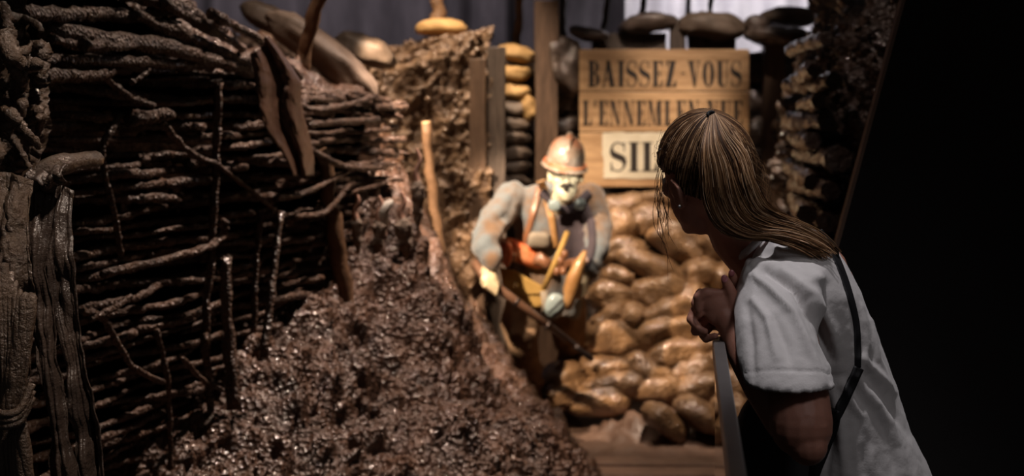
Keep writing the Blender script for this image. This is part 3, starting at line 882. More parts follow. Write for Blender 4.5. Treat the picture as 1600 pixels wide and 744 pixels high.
for i, y in enumerate(ys):
    if i == 0: lb = 'ochre sandbag on top of the narrow stack left of the square post'
    else: lb = 'sandbag of the narrow stack left of the square post, %s below its top bag' % ['', 'first', 'second', 'third', 'fourth', 'fifth', 'sixth', 'seventh', 'eighth', 'ninth'][i]
    bag(803 - (0 if i else -3), y, 62 if i == 0 else 58, 28, (-3, 4, -6, 2, -5, -6, -4, 3, -2, 2)[i], 8.45, M['bag_yellow'] if i < 3 else M['bag_brown'], lb, 'sandbags of the narrow stack', depth=.13)
bag(826, 172, 34, 40, 20, 8.40, M['bag_yellow'], 'small ochre sandbag wedged between the narrow stack and square post', depth=.08)
bag(690, 44, 82, 28, 0, 8.25, M['bag_yellow'], 'ochre sandbag on top of the mud mound under the thick pole', depth=.15)

bag(1012, 38, 96, 32, 10, 8.45, M['bag_dark'], 'dark sandbag with a wet sheen above the word BAISSEZ', 'sandbags along the top')
bag(1112, 42, 120, 42, 2, 8.45, M['bag_brown'], 'long grey-brown sandbag above the word VOUS', 'sandbags along the top')
bag(1182, 40, 40, 34, 30, 8.40, M['bag_dark'], 'small crumpled dark sandbag end beside the long grey-brown bag', 'sandbags along the top', depth=.1)
bag(1232, 26, 96, 32, 4, 8.60, M['bag_brown'], 'pinkish-brown sandbag at the top right against the mud bank', 'sandbags along the top')
bag(1214, 56, 104, 30, 0, 8.30, M['bag_dark'], 'glossy dark sandbag on top of the broad brown post', 'sandbags along the top')
bag(884, 100, 60, 92, 12, 8.30, M['bag_dark'], 'dark crumpled sandbag drooping over the left corner of the notice board', 'sandbags along the top', depth=.12)
bag(920, 52, 64, 24, -14, 8.35, M['bag_dark'], 'small flat dark sandbag on the board at upper left of the notice', 'sandbags along the top', depth=.1)
for i, (x, y) in enumerate([(886, 160), (884, 196), (886, 228), (888, 262)]):
    bag(x, y, 56, 40, (5, -4, 3, 0)[i], 8.42, M['bag_dark'], 'dark wet sandbag between square post and notice board, %s of four' % ['uppermost', 'second', 'third', 'lowest'][i], 'dark sandbags left of the notice board', depth=.1)
for i, (x, y) in enumerate([(1188, 110), (1190, 160), (1190, 208), (1190, 255)]):
    bag(x, y, 70, 46, (5, -4, 3, 0)[i], 8.52, M['bag_dark'], 'dark wet sandbag behind the broad brown post, %s of four' % ['uppermost', 'second', 'third', 'lowest'][i], 'dark sandbags right of the notice board', depth=.08)

# long limp bags on the left parapet
bag(505, 84, 215, 54, -36, 5.95, M['bag_brown'], 'long limp grey-brown sandbag sloping down beside the leaning pole', 'long sandbags on the parapet', depth=.11, e=.95)
bag(572, 78, 104, 42, -18, 6.6, M['bag_brown'], 'shorter grey-brown sandbag lying behind the long limp one', 'long sandbags on the parapet', depth=.11)
bag(420, 28, 96, 40, -22, 6.3, M['bag_brown'], 'grey-brown sandbag half buried at the top of the earth parapet', 'long sandbags on the parapet', depth=.12)

# ================================================================ DUCKBOARD
db = empty('duckboard', (0.9, 6.4, 0.03), 'reddish-brown wooden duckboard lying on the trench floor', 'duckboard')
rr = random.Random(9)
for k in range(5):
    y = 5.70 + k * 0.185
    b = MB().box((0.72 + rr.uniform(-.03, .03), y, 0.022), (0.72, 0.15, 0.03), Matrix.Rotation(rr.uniform(-.04, .04), 3, 'Z') @ Matrix.Rotation(rr.uniform(-.02, .02), 3, 'Y'))
    obj('slat', b, M['floor'], db, smooth=False, mods=[('BEVEL', dict(width=.008, segments=2))])
for x in (0.48, 0.98):
    obj('bearer', MB().box((x, 6.08, 0.0), (0.06, .9, 0.03)), M['plank_warm'], db, smooth=False)

# ================================================================ NOTICE BOARD
YS = 8.20; S_ = YS / F_PX
sg = empty('notice_board', P(1037, 292, YS + .02), 'wooden notice board with black French warning lettering above the sandbags', 'sign')
for (a, b_) in ((77, 142), (143.5, 206), (207.5, 292)):
    c = P(1037.5, (a + b_) / 2, YS)
    obj('board', MB().box(c, (265 * S_, 0.024, (b_ - a) * S_)), M['signwood'], sg, smooth=False, mods=[('BEVEL', dict(width=.003, segments=2))])
for x in (930, 1146):
    obj('batten', MB().box(P(x, 184, YS) + Vector((0, .03, 0)), (.06, .03, 212 * S_)), M['plank'], sg, smooth=False)
rr = random.Random(4)
ptsp = []
W0, W1, H0, H1 = 942, 1164, 207, 279
for t in np.linspace(0, 1, 30)[:-1]: ptsp.append((W0 + (W1 - W0) * t, H1 + rr.uniform(-1, 1)))
for t in np.linspace(0, 1, 12)[:-1]: ptsp.append((W1 + rr.uniform(-1.5, 1.5), H1 + (H0 - H1) * t))
for t in np.linspace(0, 1, 30)[:-1]: ptsp.append((W1 + (W0 - W1) * t, H0 + rr.uniform(-1, 1)))
for t in np.linspace(0, 1, 12)[:-1]: ptsp.append((W0 + rr.uniform(-2, 1.5), H0 + (H1 - H0) * t))
b = MB().prism([((x - 800) * S_, CAM_Z - (y - HOR) * S_) for x, y in ptsp], (0, YS - .0128, 0), (1, 0, 0), (0, 0, 1), (0, -.0015, 0))
pp = obj('paper_patch', b, M['paper'], sg, smooth=False)

def stroke(path, widths):
    """polygon round a centre line with changing half-width"""
    L_ = []; R_ = []
    for i, (x, y) in enumerate(path):
        x0, y0 = path[max(i - 1, 0)]; x1, y1 = path[min(i + 1, len(path) - 1)]
        dx, dy = x1 - x0, y1 - y0; d = math.hypot(dx, dy) or 1
        w = widths[i]
        L_.append((x - dy / d * w, y + dx / d * w)); R_.append((x + dy / d * w, y - dx / d * w))
    return L_ + R_[::-1]
def rect(x0, y0, x1, y1): return [(x0, y0), (x1, y0), (x1, y1), (x0, y1)]
TH = .045   # hairline
def arc(cx, cy, rx, ry, a0, a1, n=18): return [(cx + rx * math.cos(math.radians(a0 + (a1 - a0) * i / n)), cy + ry * math.sin(math.radians(a0 + (a1 - a0) * i / n))) for i in range(n + 1)]
def ring(cx, cy, rx, ry, tx, ty, a0=0, a1=360, n=30):
    o_ = arc(cx, cy, rx, ry, a0, a1, n); i_ = arc(cx, cy, rx - tx, ry - ty, a0, a1, n)
    return [[o_[k], o_[k + 1], i_[k + 1], i_[k]] for k in range(n)]
def glyph(ch):
    """polygons in a box of height 1; returns (polys, width)"""
    St = .20
    if ch == 'I': return [rect(.07, 0, .07 + St, 1), rect(0, 0, .34, TH), rect(0, 1 - TH, .34, 1)], .34
    if ch == 'L': return [rect(.07, 0, .07 + St, 1), rect(0, 0, .50, TH), rect(0, 1 - TH, .34, 1), [(.50, 0), (.50, .30), (.46, .30), (.36, 0)]], .52
    if ch == 'E': return [rect(.07, 0, .07 + St, 1), rect(0, 0, .50, TH), rect(0, 1 - TH, .50, 1), rect(.27, .49, .38, .49 + TH), rect(.37, .38, .41, .64), [(.50, 0), (.50, .28), (.46, .28), (.36, 0)], [(.50, 1), (.50, .74), (.46, .74), (.36, 1)]], .52
    if ch == 'B':
        g_ = [rect(.07, 0, .07 + St, 1), rect(0, 0, .30, TH), rect(0, 1 - TH, .30, 1), rect(.2, .5, .32, .5 + TH)]
        return g_ + ring(.30, .755, .21, .245, .15, TH, -90, 90, 14) + ring(.30, .27, .25, .27, .17, TH, -90, 90, 14), .56
    if ch == 'A': return [[(.36, 1), (.24, 1), (.07, 0), (.11, 0)], [(.22, 1), (.38, 1), (.60, 0), (.38, 0)], rect(.13, .28, .42, .28 + TH), rect(0, 0, .19, TH), rect(.32, 0, .64, TH)], .64
    if ch == 'V': return [[(.05, 1), (.27, 1), (.40, 0), (.30, 0)], [(.54, 1), (.50, 1), (.30, 0), (.38, 0)], rect(0, 1 - TH, .34, 1), rect(.42, 1 - TH, .62, 1)], .62
    if ch == 'N': return [rect(.09, 0, .09 + TH, 1), rect(.50, 0, .50 + TH, 1), [(.06, 1), (.26, 1), (.545, 0), (.42, 0)], rect(0, 0, .22, TH), rect(0, 1 - TH, .2, 1), rect(.42, 1 - TH, .64, 1)], .64
    if ch == 'M': return [rect(.09, 0, .09 + TH, 1), rect(.54, 0, .54 + St, 1), [(.06, 1), (.25, 1), (.42, .02), (.35, .02)], [(.54, 1), (.60, 1), (.42, .02), (.37, .02)], rect(0, 0, .22, TH), rect(0, 1 - TH, .2, 1), rect(.46, 0, .82, TH), rect(.56, 1 - TH, .82, 1)], .82
    if ch == 'U': return [rect(.07, .2, .07 + St, 1), rect(.47, .2, .47 + TH, 1), rect(0, 1 - TH, .34, 1), rect(.38, 1 - TH, .60, 1)] + [[a_, b_, c_, d_] for a_, b_, c_, d_ in zip(arc(.293, .22, .222, .22, 180, 360, 14), arc(.293, .22, .222, .22, 180, 360, 14)[1:], arc(.37, .22, .10, .22 - TH, 180, 360, 14)[1:], arc(.37, .22, .10, .22 - TH, 180, 360, 14))], .60
    if ch == 'O': return ring(.29, .5, .28, .5, .19, TH), .58
    if ch == 'C': return ring(.29, .5, .28, .5, .19, TH, 50, 310, 26) + [[(.46, .98), (.50, .98), (.50, .66), (.44, .74)], rect(.46, .02, .50, .26)], .54
    if ch == 'Z': return [[(.50, 1), (.26, 1), (.02, 0), (.26, 0)], rect(.06, 1 - TH, .50, 1), rect(.02, 0, .52, TH), [(.06, 1), (.06, .74), (.10, .74), (.20, 1)], [(.52, 0), (.52, .28), (.48, .28), (.36, 0)]], .54
    if ch == 'S':
        p = arc(.25, .76, .20, .22, 20, 180, 12) + arc(.27, .74, .22, .22, 185, 235, 5) + [(.26, .5)] + arc(.24, .27, .21, .23, 55, 0, 5) + arc(.24, .25, .20, .23, -5, -165, 12)
        n = len(p); w = [.02 + .085 * math.exp(-((i / (n - 1) - .5) / .17) ** 2) for i in range(n)]
        qs = []
        st = stroke(p, w); L_ = st[:n]; R_ = st[n:][::-1]
        for i in range(n - 1): qs.append([L_[i], L_[i + 1], R_[i + 1], R_[i]])
        return qs + [rect(.42, .68, .46, 1), rect(.02, 0, .06, .32)], .50
    if ch == "'": return [[(.02, 1), (.14, 1), (.10, .72), (.05, .72)]], .17
    if ch == '-': return [rect(.03, .48, .20, .55)], .24
    return [], .22
def write(text, px0, px1, pt, pb_, name):
    g_ = []; x = 0
    for ch in text:
        polys, w = glyph(ch)
        g_.append((polys, x, w)); x += w + .075
    tot = x - .075
    sx = (px1 - px0) / tot
    for i, (polys, x, w) in enumerate(g_):
        if not polys: continue
        b = MB()
        for pl in polys:
            q = [((px0 + (x + a) * sx - 800) * S_, CAM_Z - (pb_ + (pt - pb_) * c_ - HOR) * S_) for a, c_ in pl]
            b.prism(q, (0, YS - .0125 - (.002 if name == 'paper_letter' else 0), 0), (1, 0, 0), (0, 0, 1), (0, -.0010, 0))
        o = obj(name, b, M['ink'], pp if name == 'paper_letter' else sg, smooth=False)
write('BAISSEZ', 918, 1057, 95, 136, 'letter')
write('-VOUS', 1063, 1158, 95, 136, 'letter')
write("L'ENNEMI", 910, 1047, 157, 196, 'letter')
write('EN VUE', 1056, 1160, 157, 196, 'letter')
write('SILENCE', 953, 1154, 222, 268, 'paper_letter')

# ================================================================ RATS hung by the tail
def rat(px_, pytop, pybot, r_px, Y, label, m, seed, curl=0.0):
    Y = min(bankY(px_, q_, Y + 1) for q_ in range(int(pytop), int(pybot), 8)) - .05
    top = P(px_ - 2, pytop, Y); 
    k = Y / F_PX
    body_top = pytop + (pybot - pytop) * 0.42
    root = empty('rat', P(px_, pybot, Y), label, 'rat', 'rats hung by their tails on the mud face')
    r = r_px * k
    A = P(px_, body_top, Y); B = P(px_ + curl * 10, pybot - r_px * .6, Y)
    mb = MB()
    L_ = (pybot - body_top) * k
    mb.ell(A.lerp(B, .30), (r, r * .95, L_ * .34)); mb.ell(A.lerp(B, .58), (r * .82, r * .8, L_ * .30))
    mb.ell(A.lerp(B, .86), (r * .56, r * .56, L_ * .22)); mb.ell(B + Vector((0, -.004, -r * .5)), (r * .3, r * .3, r * .5))
    for s in (-1, 1):
        mb.chain([(A.lerp(B, .22) + Vector((s * r * .6, -r * .5, 0)), r * .33), (A.lerp(B, .12) + Vector((s * r * 1.0, -r * .9, 0)), r * .18)], 8)
        mb.chain([(A.lerp(B, .66) + Vector((s * r * .5, -r * .5, 0)), r * .25), (A.lerp(B, .86) + Vector((s * r * .9, -r * .8, 0)), r * .13)], 8)
        mb.ell(A.lerp(B, .86) + Vector((s * r * .5, -r * .1, r * .1)), (r * .22, r * .1, r * .26))
    un = flat_union(mb, 0.006, 3)
    rr = random.Random(seed)
    displace(un, lambda v, n: 0.004 * nz(v, 40, 2, seed))
    obj('body', un, m, root)
    pts = spline([top, P(px_ + 3, pytop + (body_top - pytop) * .35, Y), P(px_ - 3, pytop + (body_top - pytop) * .7, Y), A + Vector((0, 0, -.01))], 18)
    obj('tail', MB().tube(pts, [0.006 + .008 * i / 18 for i in range(19)], 8), M['rat_pink'], root)
    return root
rat(653, 232, 356, 11, 6.62, 'fat grey rat hung by its tail beside the tan stake', M['rat'], 1)
rat(629, 300, 404, 14, 6.50, 'broad brown rat hung by its tail, left of the fat grey one', M['rat'], 2, .6)
rat(594, 306, 400, 11, 6.20, 'dark rat hung beside the small pale one on the mud bank', M['rat'], 3, -.4)
rat(557, 300, 396, 9, 5.9, 'thin rat with pink feet hung nearest the stout slanting stake', M['rat'], 4, .3)
# small pale one
RY = bankY(602, 350, 6.1) - .07
root = empty('rat', P(602, 365, RY), 'small pale white rat curled against the dark one', 'rat', 'rats hung by their tails on the mud face')
b = MB().tube(spline([P(600, 362, RY), P(598, 345, RY - .02), P(600, 328, RY - .03), P(613, 313, RY - .02)], 14), [.008, .013, .018, .021, .023, .024, .024, .023, .022, .021, .020, .019, .017, .013, .006], 12)
obj('body', b, M['bone'], root)
obj('snout', MB().ell(P(600, 366, RY), (.012, .012, .018)), M['rat_pink'], root)
# ================================================================ FIGURE HELPERS
def cast(tree, px_, py_, off, fallY):
    o_ = Vector((0, 0, CAM_Z)); d = (P(px_, py_, 1.0) - o_).normalized()
    h = tree.ray_cast(o_, d)
    if h[0] is None: return P(px_, py_, fallY)
    return h[0] - d * off
def ribbon(tree, path, widths, off=0.004, n=40, fallY=7.0, across=5):
    """flat band laid on a surface; path in picture places, widths in px"""
    sp = spline([(a, b_, 0) for a, b_ in path], n)
    if not hasattr(widths, '__len__'): widths = [widths, widths]
    rows = []
    for i, p in enumerate(sp):
        q = sp[min(i + 1, n)] - sp[max(i - 1, 0)]; q.normalize()
        w = interp(i / n, [(k / (len(widths) - 1), w_) for k, w_ in enumerate(widths)]) / 2
        nx, ny = -q.y, q.x
        row = [cast(tree, p.x + nx * w * s, p.y + ny * w * s, off, fallY) for s in np.linspace(-1, 1, across)]
        rows.append(row)
    # smooth depth along the band
    for _ in range(3):
        for j in range(across):
            ys_ = [r_[j].y for r_ in rows]
            for i in range(1, len(rows) - 1):
                ny_ = min(ys_[i], (ys_[i - 1] + ys_[i] + ys_[i + 1]) / 3)
                p = rows[i][j]; s = ny_ / p.y
                rows[i][j] = Vector((p.x * s, ny_, CAM_Z + (p.z - CAM_Z) * s))
    b = MB(); vs = [v for r_ in rows for v in r_]
    fs = []
    for i in range(len(rows) - 1):
        for j in range(across - 1):
            a = i * across + j
            fs.append((a, a + 1, a + 1 + across, a + across))
    return b.add(vs, fs)

# ================================================================ SOLDIER FIGURE
SY = 7.3
sol = empty('soldier_mannequin', P(850, 640, 7.35), 'stooping soldier figure in steel helmet, pale mask face and grey-blue coat, holding a rifle', 'mannequin')
kS = SY / F_PX
# body: head, hands, one skin
b = MB()
hc = P(884, 276, 7.12)
b.ell(hc + Vector((0, .02, .02)), (.078, .095, .105)); b.ell(hc + Vector((0, -.03, -.055)), (.058, .062, .065))
b.ell(hc + Vector((0, -.045, -.095)), (.032, .03, .028))
b.chain([(hc + Vector((0, .03, -.05)), .055), (P(872, 325, 7.28), .062)])
# nose, brow, cheeks
b.chain([(hc + Vector((0, -.075, .022)), .012), (hc + Vector((0, -.100, -.018)), .017)], 8)
b.ell(hc + Vector((0, -.072, .040)), (.055, .018, .012))
for s in (-1, 1): b.ell(hc + Vector((s * .036, -.068, -.012)), (.024, .02, .022)); b.ell(hc + Vector((s * .080, .015, .0)), (.012, .022, .034))
face = flat_union(b, 0.006, 3)
def fdent(v, n):
    p = Vector(v) - hc
    d = 0
    if p.y < -.03:
        for s in (-1, 1): d -= .016 * math.exp(-((p.x - s * .031) ** 2 + (p.z - .022) ** 2) / .00022)
        d -= .018 * math.exp(-((p.x) ** 2 / .0005 + (p.z + .058) ** 2 / .00008))
    return d
displace(face, fdent)
obj('head', face, M['mask'], sol)
mo = MB()
mo.tube(spline([hc + Vector((-.036, -.088, -.046)), hc + Vector((-.014, -.108, -.036)), hc + Vector((0, -.112, -.040)), hc + Vector((.014, -.108, -.036)), hc + Vector((.036, -.088, -.046))], 14), [.004, .006, .008, .010, .010, .010, .009, .009, .009, .010, .010, .010, .008, .006, .004], 8)
o = obj('moustache', mo, M['ink'], sol); o['label'] = 'black moustache'
mo = MB().ell(hc + Vector((0, -.092, -.062)), (.016, .012, .010)); obj('open_mouth', mo, M['ink'], sol)
for s in (-1, 1): obj('eye', MB().ell(hc + Vector((s * .031, -.062, .022)), (.013, .010, .008)), M['iris'], sol)

# hands
def fist(c, s, up, out, r=0.040):
    """closed hand round a bar along `s`"""
    b = MB(); s = Vector(s).normalized(); up = Vector(up).normalized(); out = Vector(out).normalized()
    b.ell(c + out * .012, (r * .9, r * .75, r * .95))
    for k in range(4):
        p = c + s * (k - 1.5) * .020
        b.chain([(p + up * .030 + out * .01, .0115), (p + up * .020 - out * .030, .011), (p - up * .012 - out * .036, .010), (p - up * .026 - out * .014, .009)], 8)
    b.chain([(c - s * .03 + out * .01, .013), (c - s * .045 - out * .014, .012), (c - s * .028 - out * .036, .010)], 8)
    return b
rifA = P(722, 408, 6.86); rifB = P(926, 562, 6.98)
rd = (rifB - rifA).normalized()
hL = rifA.lerp(rifB, 0.21) + Vector((0, -.02, 0))
b = fist(hL, rd, Vector((0.3, 0, 1)), Vector((-.1, .3, .25)), .05)
b.chain([(hL + Vector((-.01, .03, .05)), .034), (P(768, 405, 6.9), .036)])
hand = flat_union(b, 0.005, 2)
o = obj('hand', hand, M['glove'], sol)
hR = P(905, 448, 7.0)
b = fist(hR, (0, 0, 1), (1, 0, 0), (0.2, .6, .4)); b.chain([(hR, .034), (P(925, 405, 7.1), .036)])
obj('hand', flat_union(b, 0.006, 2), M['glove'], sol)

# greatcoat
c = MB()
def sec(py_, l, r, Y, dp):
    a = P(l, py_, Y); d = P(r, py_, Y)
    return ((a + d) / 2, (d - a) / 2, Vector((0, dp, 0)))
c.loft([sec(284, 852, 888, 7.34, .07), sec(294, 815, 922, 7.36, .10), sec(306, 788, 940, 7.37, .125), sec(335, 796, 940, 7.36, .15), sec(370, 806, 934, 7.36, .155), sec(405, 806, 922, 7.37, .145), sec(430, 802, 912, 7.38, .15), sec(465, 796, 908, 7.40, .165), sec(492, 794, 904, 7.42, .17)][::-1])
c.chain([(P(800, 308, 7.32), .082), (P(772, 345, 7.16), .078), (P(760, 372, 7.02), .076), (P(762, 392, 6.93), .068), (P(766, 404, 6.89), .060)])
c.chain([(P(922, 310, 7.32), .080), (P(934, 352, 7.22), .074), (P(932, 392, 7.12), .066), (P(918, 424, 7.05), .052)])
coat = flat_union(c, 0.011, 5)
def cfold(v, n):
    x, y = pix(v)
    d = .010 * nz((v[0], v[1], v[2] * .6), 7, 3, 3) + .004 * nz(v, 22, 2, 4)
    # sleeve creases
    if x < 805:
        d += .006 * math.sin((y * 1.0 + (x - 760) * .9) * .17 + 3 * nz(v, 4, 2, 7))
    if y > 425: d += .012 * math.sin((x - 850) * .16)
    d += -.012 * math.exp(-((x - (872 + (y - 330) * .05)) / 3.5) ** 2) * (1 if 320 < y < 420 else 0)
    return d
displace(coat, cfold)
ctree = bvh(coat)
co = obj('greatcoat', coat, M['coat'], sol)
# shade under the chin and on the chest, put in as dark cloth pieces
b = MB().tube(spline([P(848, 300, 7.24), P(866, 318, 7.20), P(884, 328, 7.18), P(902, 320, 7.20), P(920, 302, 7.24)], 16), .024, 12)
obj('chin_shade', b, M['coat_shade'], sol)
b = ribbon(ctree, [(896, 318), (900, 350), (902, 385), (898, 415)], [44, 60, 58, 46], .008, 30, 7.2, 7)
o = obj('chest_shade', b, M['coat_shade'], sol, mods=[('SOLIDIFY', dict(thickness=.008))]); o['label'] = 'shade on the coat front, built as a dark panel'
for (x, y, w) in ((866, 321, 20), (906, 319, 17)):
    b = MB(); p = cast(ctree, x, y, .022, 7.15); p = P(x, y, min(p.y, 7.12)); b.ell(p, (w / 2 * kS, .010, 9 * kS), e=.8)
    obj('collar_tab', b, M['enamel'], sol)
# trousers and puttees
def leg(js, nm, m):
    b = MB().chain(js, 16); u = flat_union(b, 0.009, 4)
    displace(u, lambda v, n: .006 * math.sin(v[2] * 75 + v[0] * 20) * (1 if v[2] < .38 else 0) + .012 * nz(v, 9, 2, 6) * (1 if v[2] > .38 else 0))
    obj(nm, u, m, sol)
leg([(P(830, 470, 7.36), .11), (P(812, 505, 7.22), .105), (P(815, 535, 7.14), .085), (P(822, 555, 7.2), .068), (P(828, 580, 7.27), .066), (P(838, 618, 7.36), .048)], 'trouser_leg', M['trouser'])
leg([(P(885, 475, 7.48), .115), (P(888, 520, 7.50), .09), (P(890, 545, 7.55), .07), (P(888, 575, 7.66), .062), (P(884, 615, 7.80), .048)], 'trouser_leg', M['trouser'])
def boot(A, d, m, par, s=1.0):
    b = MB(); A = Vector(A); d = Vector(d).normalized()
    b.chain([(A, .050 * s), (A + Vector((0, 0, -.05)), .046 * s)], 14)
    b.chain([(A + Vector((0, 0, -.055)) - d * .02, .040 * s), (A + Vector((0, 0, -.06)) + d * .09, .040 * s), (A + Vector((0, 0, -.07)) + d * .16, .030 * s)], 14)
    u = flat_union(b, .007, 3)
    lo = A.z - .10 * s
    u.v = [(x, y, max(z, lo)) for x, y, z in u.v]
    obj('boot', u, m, par)
boot(P(838, 618, 7.36), (-.1, -1, 0), M['leather_dk'], sol)
boot(P(884, 615, 7.80), (.2, -1, 0), M['leather_dk'], sol)

# helmet: dome, brim, crest
hel = MB(); H = P(883, 256, 7.10)
tilt = Matrix.Rotation(math.radians(9), 3, 'Y') @ Matrix.Rotation(math.radians(12), 3, 'X')
prof = [(.0, .140), (.035, .137), (.068, .124), (.093, .100), (.108, .068), (.114, .035), (.116, .010), (.122, .002), (.138, -.008), (.142, -.013), (.138, -.015), (.118, -.006), (.110, .004)]
def f_hel(u, v):
    i = v * (len(prof) - 1); k = min(int(i), len(prof) - 2); t = i - k
    r = prof[k][0] * (1 - t) + prof[k + 1][0] * t; z_ = prof[k][1] * (1 - t) + prof[k + 1][1] * t
    a = 2 * PI * u
    return H + tilt @ Vector((r * .84 * math.cos(a), r * 1.05 * math.sin(a), z_))
hel.grid(f_hel, 40, 40, close_u=True)
ho = obj('helmet', hel, M['helmet'], sol)
cr_ = MB().tube([H + tilt @ Vector((0, .115 * math.sin(t), .022 + .124 * math.cos(t))) for t in np.linspace(-1.15, 1.15, 18)], [.006 + .012 * math.sin(PI * i / 17) for i in range(18)], 8)
obj('crest', cr_, M['helmet'], ho)
b = MB(); b.ell(H + tilt @ Vector((0, -.118, .045)), (.020, .006, .022)); obj('badge', b, M['helmet'], ho)
b = MB().tube([H + tilt @ Vector((.104 * math.cos(a), .126 * math.sin(a), .006)) for a in np.linspace(0, 2 * PI, 40)], .006, 6, caps=False)
o = obj('brim_band', b, M['orange'], ho); o['label'] = 'rusty red band above the brim'

def strap(path, w, m, nm='strap', off=.010):
    o = obj(nm, ribbon(ctree, path, w, off, 34, 7.1), m, sol, mods=[('SOLIDIFY', dict(thickness=.005))]); return o
strap([(845, 282), (855, 312), (862, 345), (870, 388)], [14, 11, 9], M['leather']); strap([(842, 292), (836, 320), (826, 355), (816, 382)], [9, 9, 8], M['leather_dk'])
strap([(800, 402), (840, 412), (880, 414), (918, 404)], 13, M['leather_dk'], 'belt', .012)
def pouch(c_, size, rot, m, nm, e=.6, seed=0, dz=0):
    b = MB(); b.ell(c_, size, Matrix.Rotation(-math.radians(rot), 3, 'Y'), 26, 18, e)
    vs = []
    for v in b.v:
        d = .010 * nz(v, 11, 2, seed); vs.append((v[0] + d, v[1] + d, v[2] + d))
    b.v = vs
    return obj(nm, b, m, sol)
def at(x, y, off): return cast(ctree, x, y, off, 7.1)
pouch(at(842, 376, .03), (17 * kS, .035, 13 * kS), -6, M['stone'], 'grey_pouch')
po = pouch(at(815, 396, .05), (40 * kS, .055, 15 * kS), -27, M['orange'], 'orange_pouch', .75, 2)
pouch(at(791, 396, .05), (10 * kS, .04, 20 * kS), 0, M['orange'], 'orange_pouch', .8, 3)
pouch(at(848, 408, .04), (16 * kS, .035, 11 * kS), -20, M['leather_dk'], 'small_pouch', .8, 4)
# mustard haversack with a button
kb = MB(); hp = at(825, 450, .06); hy = hp.y
poly = [(782, 420), (800, 424), (848, 448), (852, 478), (832, 482), (800, 470), (790, 455)]
kb.prism([((x - 800) * hy / F_PX, CAM_Z - (y - HOR) * hy / F_PX) for x, y in poly], (0, hy + .03, 0), (1, 0, 0), (0, 0, 1), (0, -.07, 0))
hs = obj('haversack', kb, M['khaki'], sol, smooth=False, mods=[('BEVEL', dict(width=.018, segments=4))])
kb = MB(); poly = [(780, 416), (800, 420), (852, 448), (850, 458), (815, 459), (786, 448)]
kb.prism([((x - 800) * hy / F_PX, CAM_Z - (y - HOR) * hy / F_PX) for x, y in poly], (0, hy - .036, 0), (1, 0, 0), (0, 0, 1), (0, -.014, 0))
fl = obj('flap', kb, M['khaki'], hs, smooth=False, mods=[('BEVEL', dict(width=.006, segments=3))])
obj('button', MB().ell(P(806, 446, hy - .055), (.016, .008, .016)), M['brass'], hs)
# yellow-green slanting haversack strap
b = MB().tube([P(887, 362, 7.0), P(868, 410, 6.98), P(849, 452, 7.0)], [.013, .015, .015], 8, flat=.6)
o = obj('slanting_strap', b, M['khaki'], sol); o['label'] = 'stiff yellow-green strap'
# orange leather holster, hanging bundle
kb = MB(); q = P(895, 435, 6.93)
kb.loft([(P(914, 392, 6.96), (.010, 0, 0), (0, .02, 0)), (P(907, 408, 6.94), (.028, 0, 0), (0, .03, 0)), (P(898, 432, 6.93), (.040, 0, 0), (0, .035, 0)), (P(893, 452, 6.93), (.040, 0, 0), (0, .034, 0)), (P(890, 470, 6.94), (.028, 0, 0), (0, .03, 0)), (P(888, 484, 6.95), (.016, 0, 0), (0, .02, 0))][::-1], 20)
obj('holster', kb, M['leather'], sol)
for k, (x, y, r) in enumerate(((876, 408, .022), (882, 398, .020), (870, 424, .020), (880, 424, .018))):
    obj('cartridge_pouch', MB().ell(P(x, y, 6.99), (r, .02, r * 1.2)), M['leather_dk'], sol)
# enamel cup / canteen
kb = MB().ell(P(867, 478, 6.97), (15 * kS, .035, 19 * kS), Matrix.Rotation(.2, 3, 'Y'), 24, 16, .85)
cp = obj('canteen', kb, M['enamel'], sol)
obj('canteen_strap', MB().tube([P(856, 490, 6.925), P(868, 480, 6.915), P(879, 468, 6.92)], .006, 6), M['black_cloth'], cp)
obj('strap_end', MB().tube([P(850, 455, 6.98), P(852, 478, 6.98), P(850, 492, 7.0)], [.018, .016, .014], 8, flat=.4), M['stone'], sol)

# rifle
rf = empty('rifle', rifB, 'long rifle gripped by the soldier, muzzle pointing down to the right', 'rifle')
def rp(t, dz=0.0): return rifA.lerp(rifB, t) + Vector((0, 0, dz))
obj('stock', MB().tube([rp(.0) + Vector((.14, .42, -.03)), rp(.03) + Vector((.10, .34, -.02)), rp(.06) + Vector((.03, .12, 0)), rp(.16), rp(.40), rp(.80)], [.040, .040, .026, .022, .022, .015], 12), M['gunwood'], rf)
obj('barrel', MB().tube([rp(.16, .018), rp(.5, .016), rp(.86, .012), rp(.93, .008)], [.011, .010, .009, .008], 10), M['iron'], rf)
obj('muzzle_cap', MB().tube([rp(.86), rp(.90), rp(.97), rp(1.0)], [.016, .013, .017, .012], 10), M['iron'], rf)
for t in (.40, .64): obj('barrel_band', MB().tube([rp(t), rp(t + .02)], .023, 12), M['iron'], rf)
obj('bolt_handle', MB().tube([rp(.17, .02), rp(.18, .05)], [.006, .009], 8), M['iron'], rf)

# ================================================================ GLASS BARRIER
ZR = 1.6 - 345 * 2.75 / F_PX
rA = Vector(((1122 - 800) * 2.75 / F_PX, 2.75, ZR)); rB = Vector(((1153 - 800) * 1.68 / F_PX, 1.68, ZR))
rdir = (rB - rA).normalized(); side = Vector((rdir.y, -rdir.x, 0)).normalized()
rE = rA + rdir * 1.9
gb = empty('glass_barrier', (rA.x, rA.y, 0), 'glass barrier with a slim metal top rail, running from the hands towards the bottom edge', 'barrier')
def bar(a, b_, w, z0, z1):
    m_ = MB(); s = side * w / 2
    vs = []
    for p in (a, b_):
        for q, z_ in ((s, z0), (-s, z0), (-s, z1), (s, z1)): vs.append((p.x + q.x, p.y + q.y, z_))
    return m_.add(vs, [(0, 1, 2, 3), (7, 6, 5, 4), (0, 4, 5, 1), (1, 5, 6, 2), (2, 6, 7, 3), (3, 7, 4, 0)])
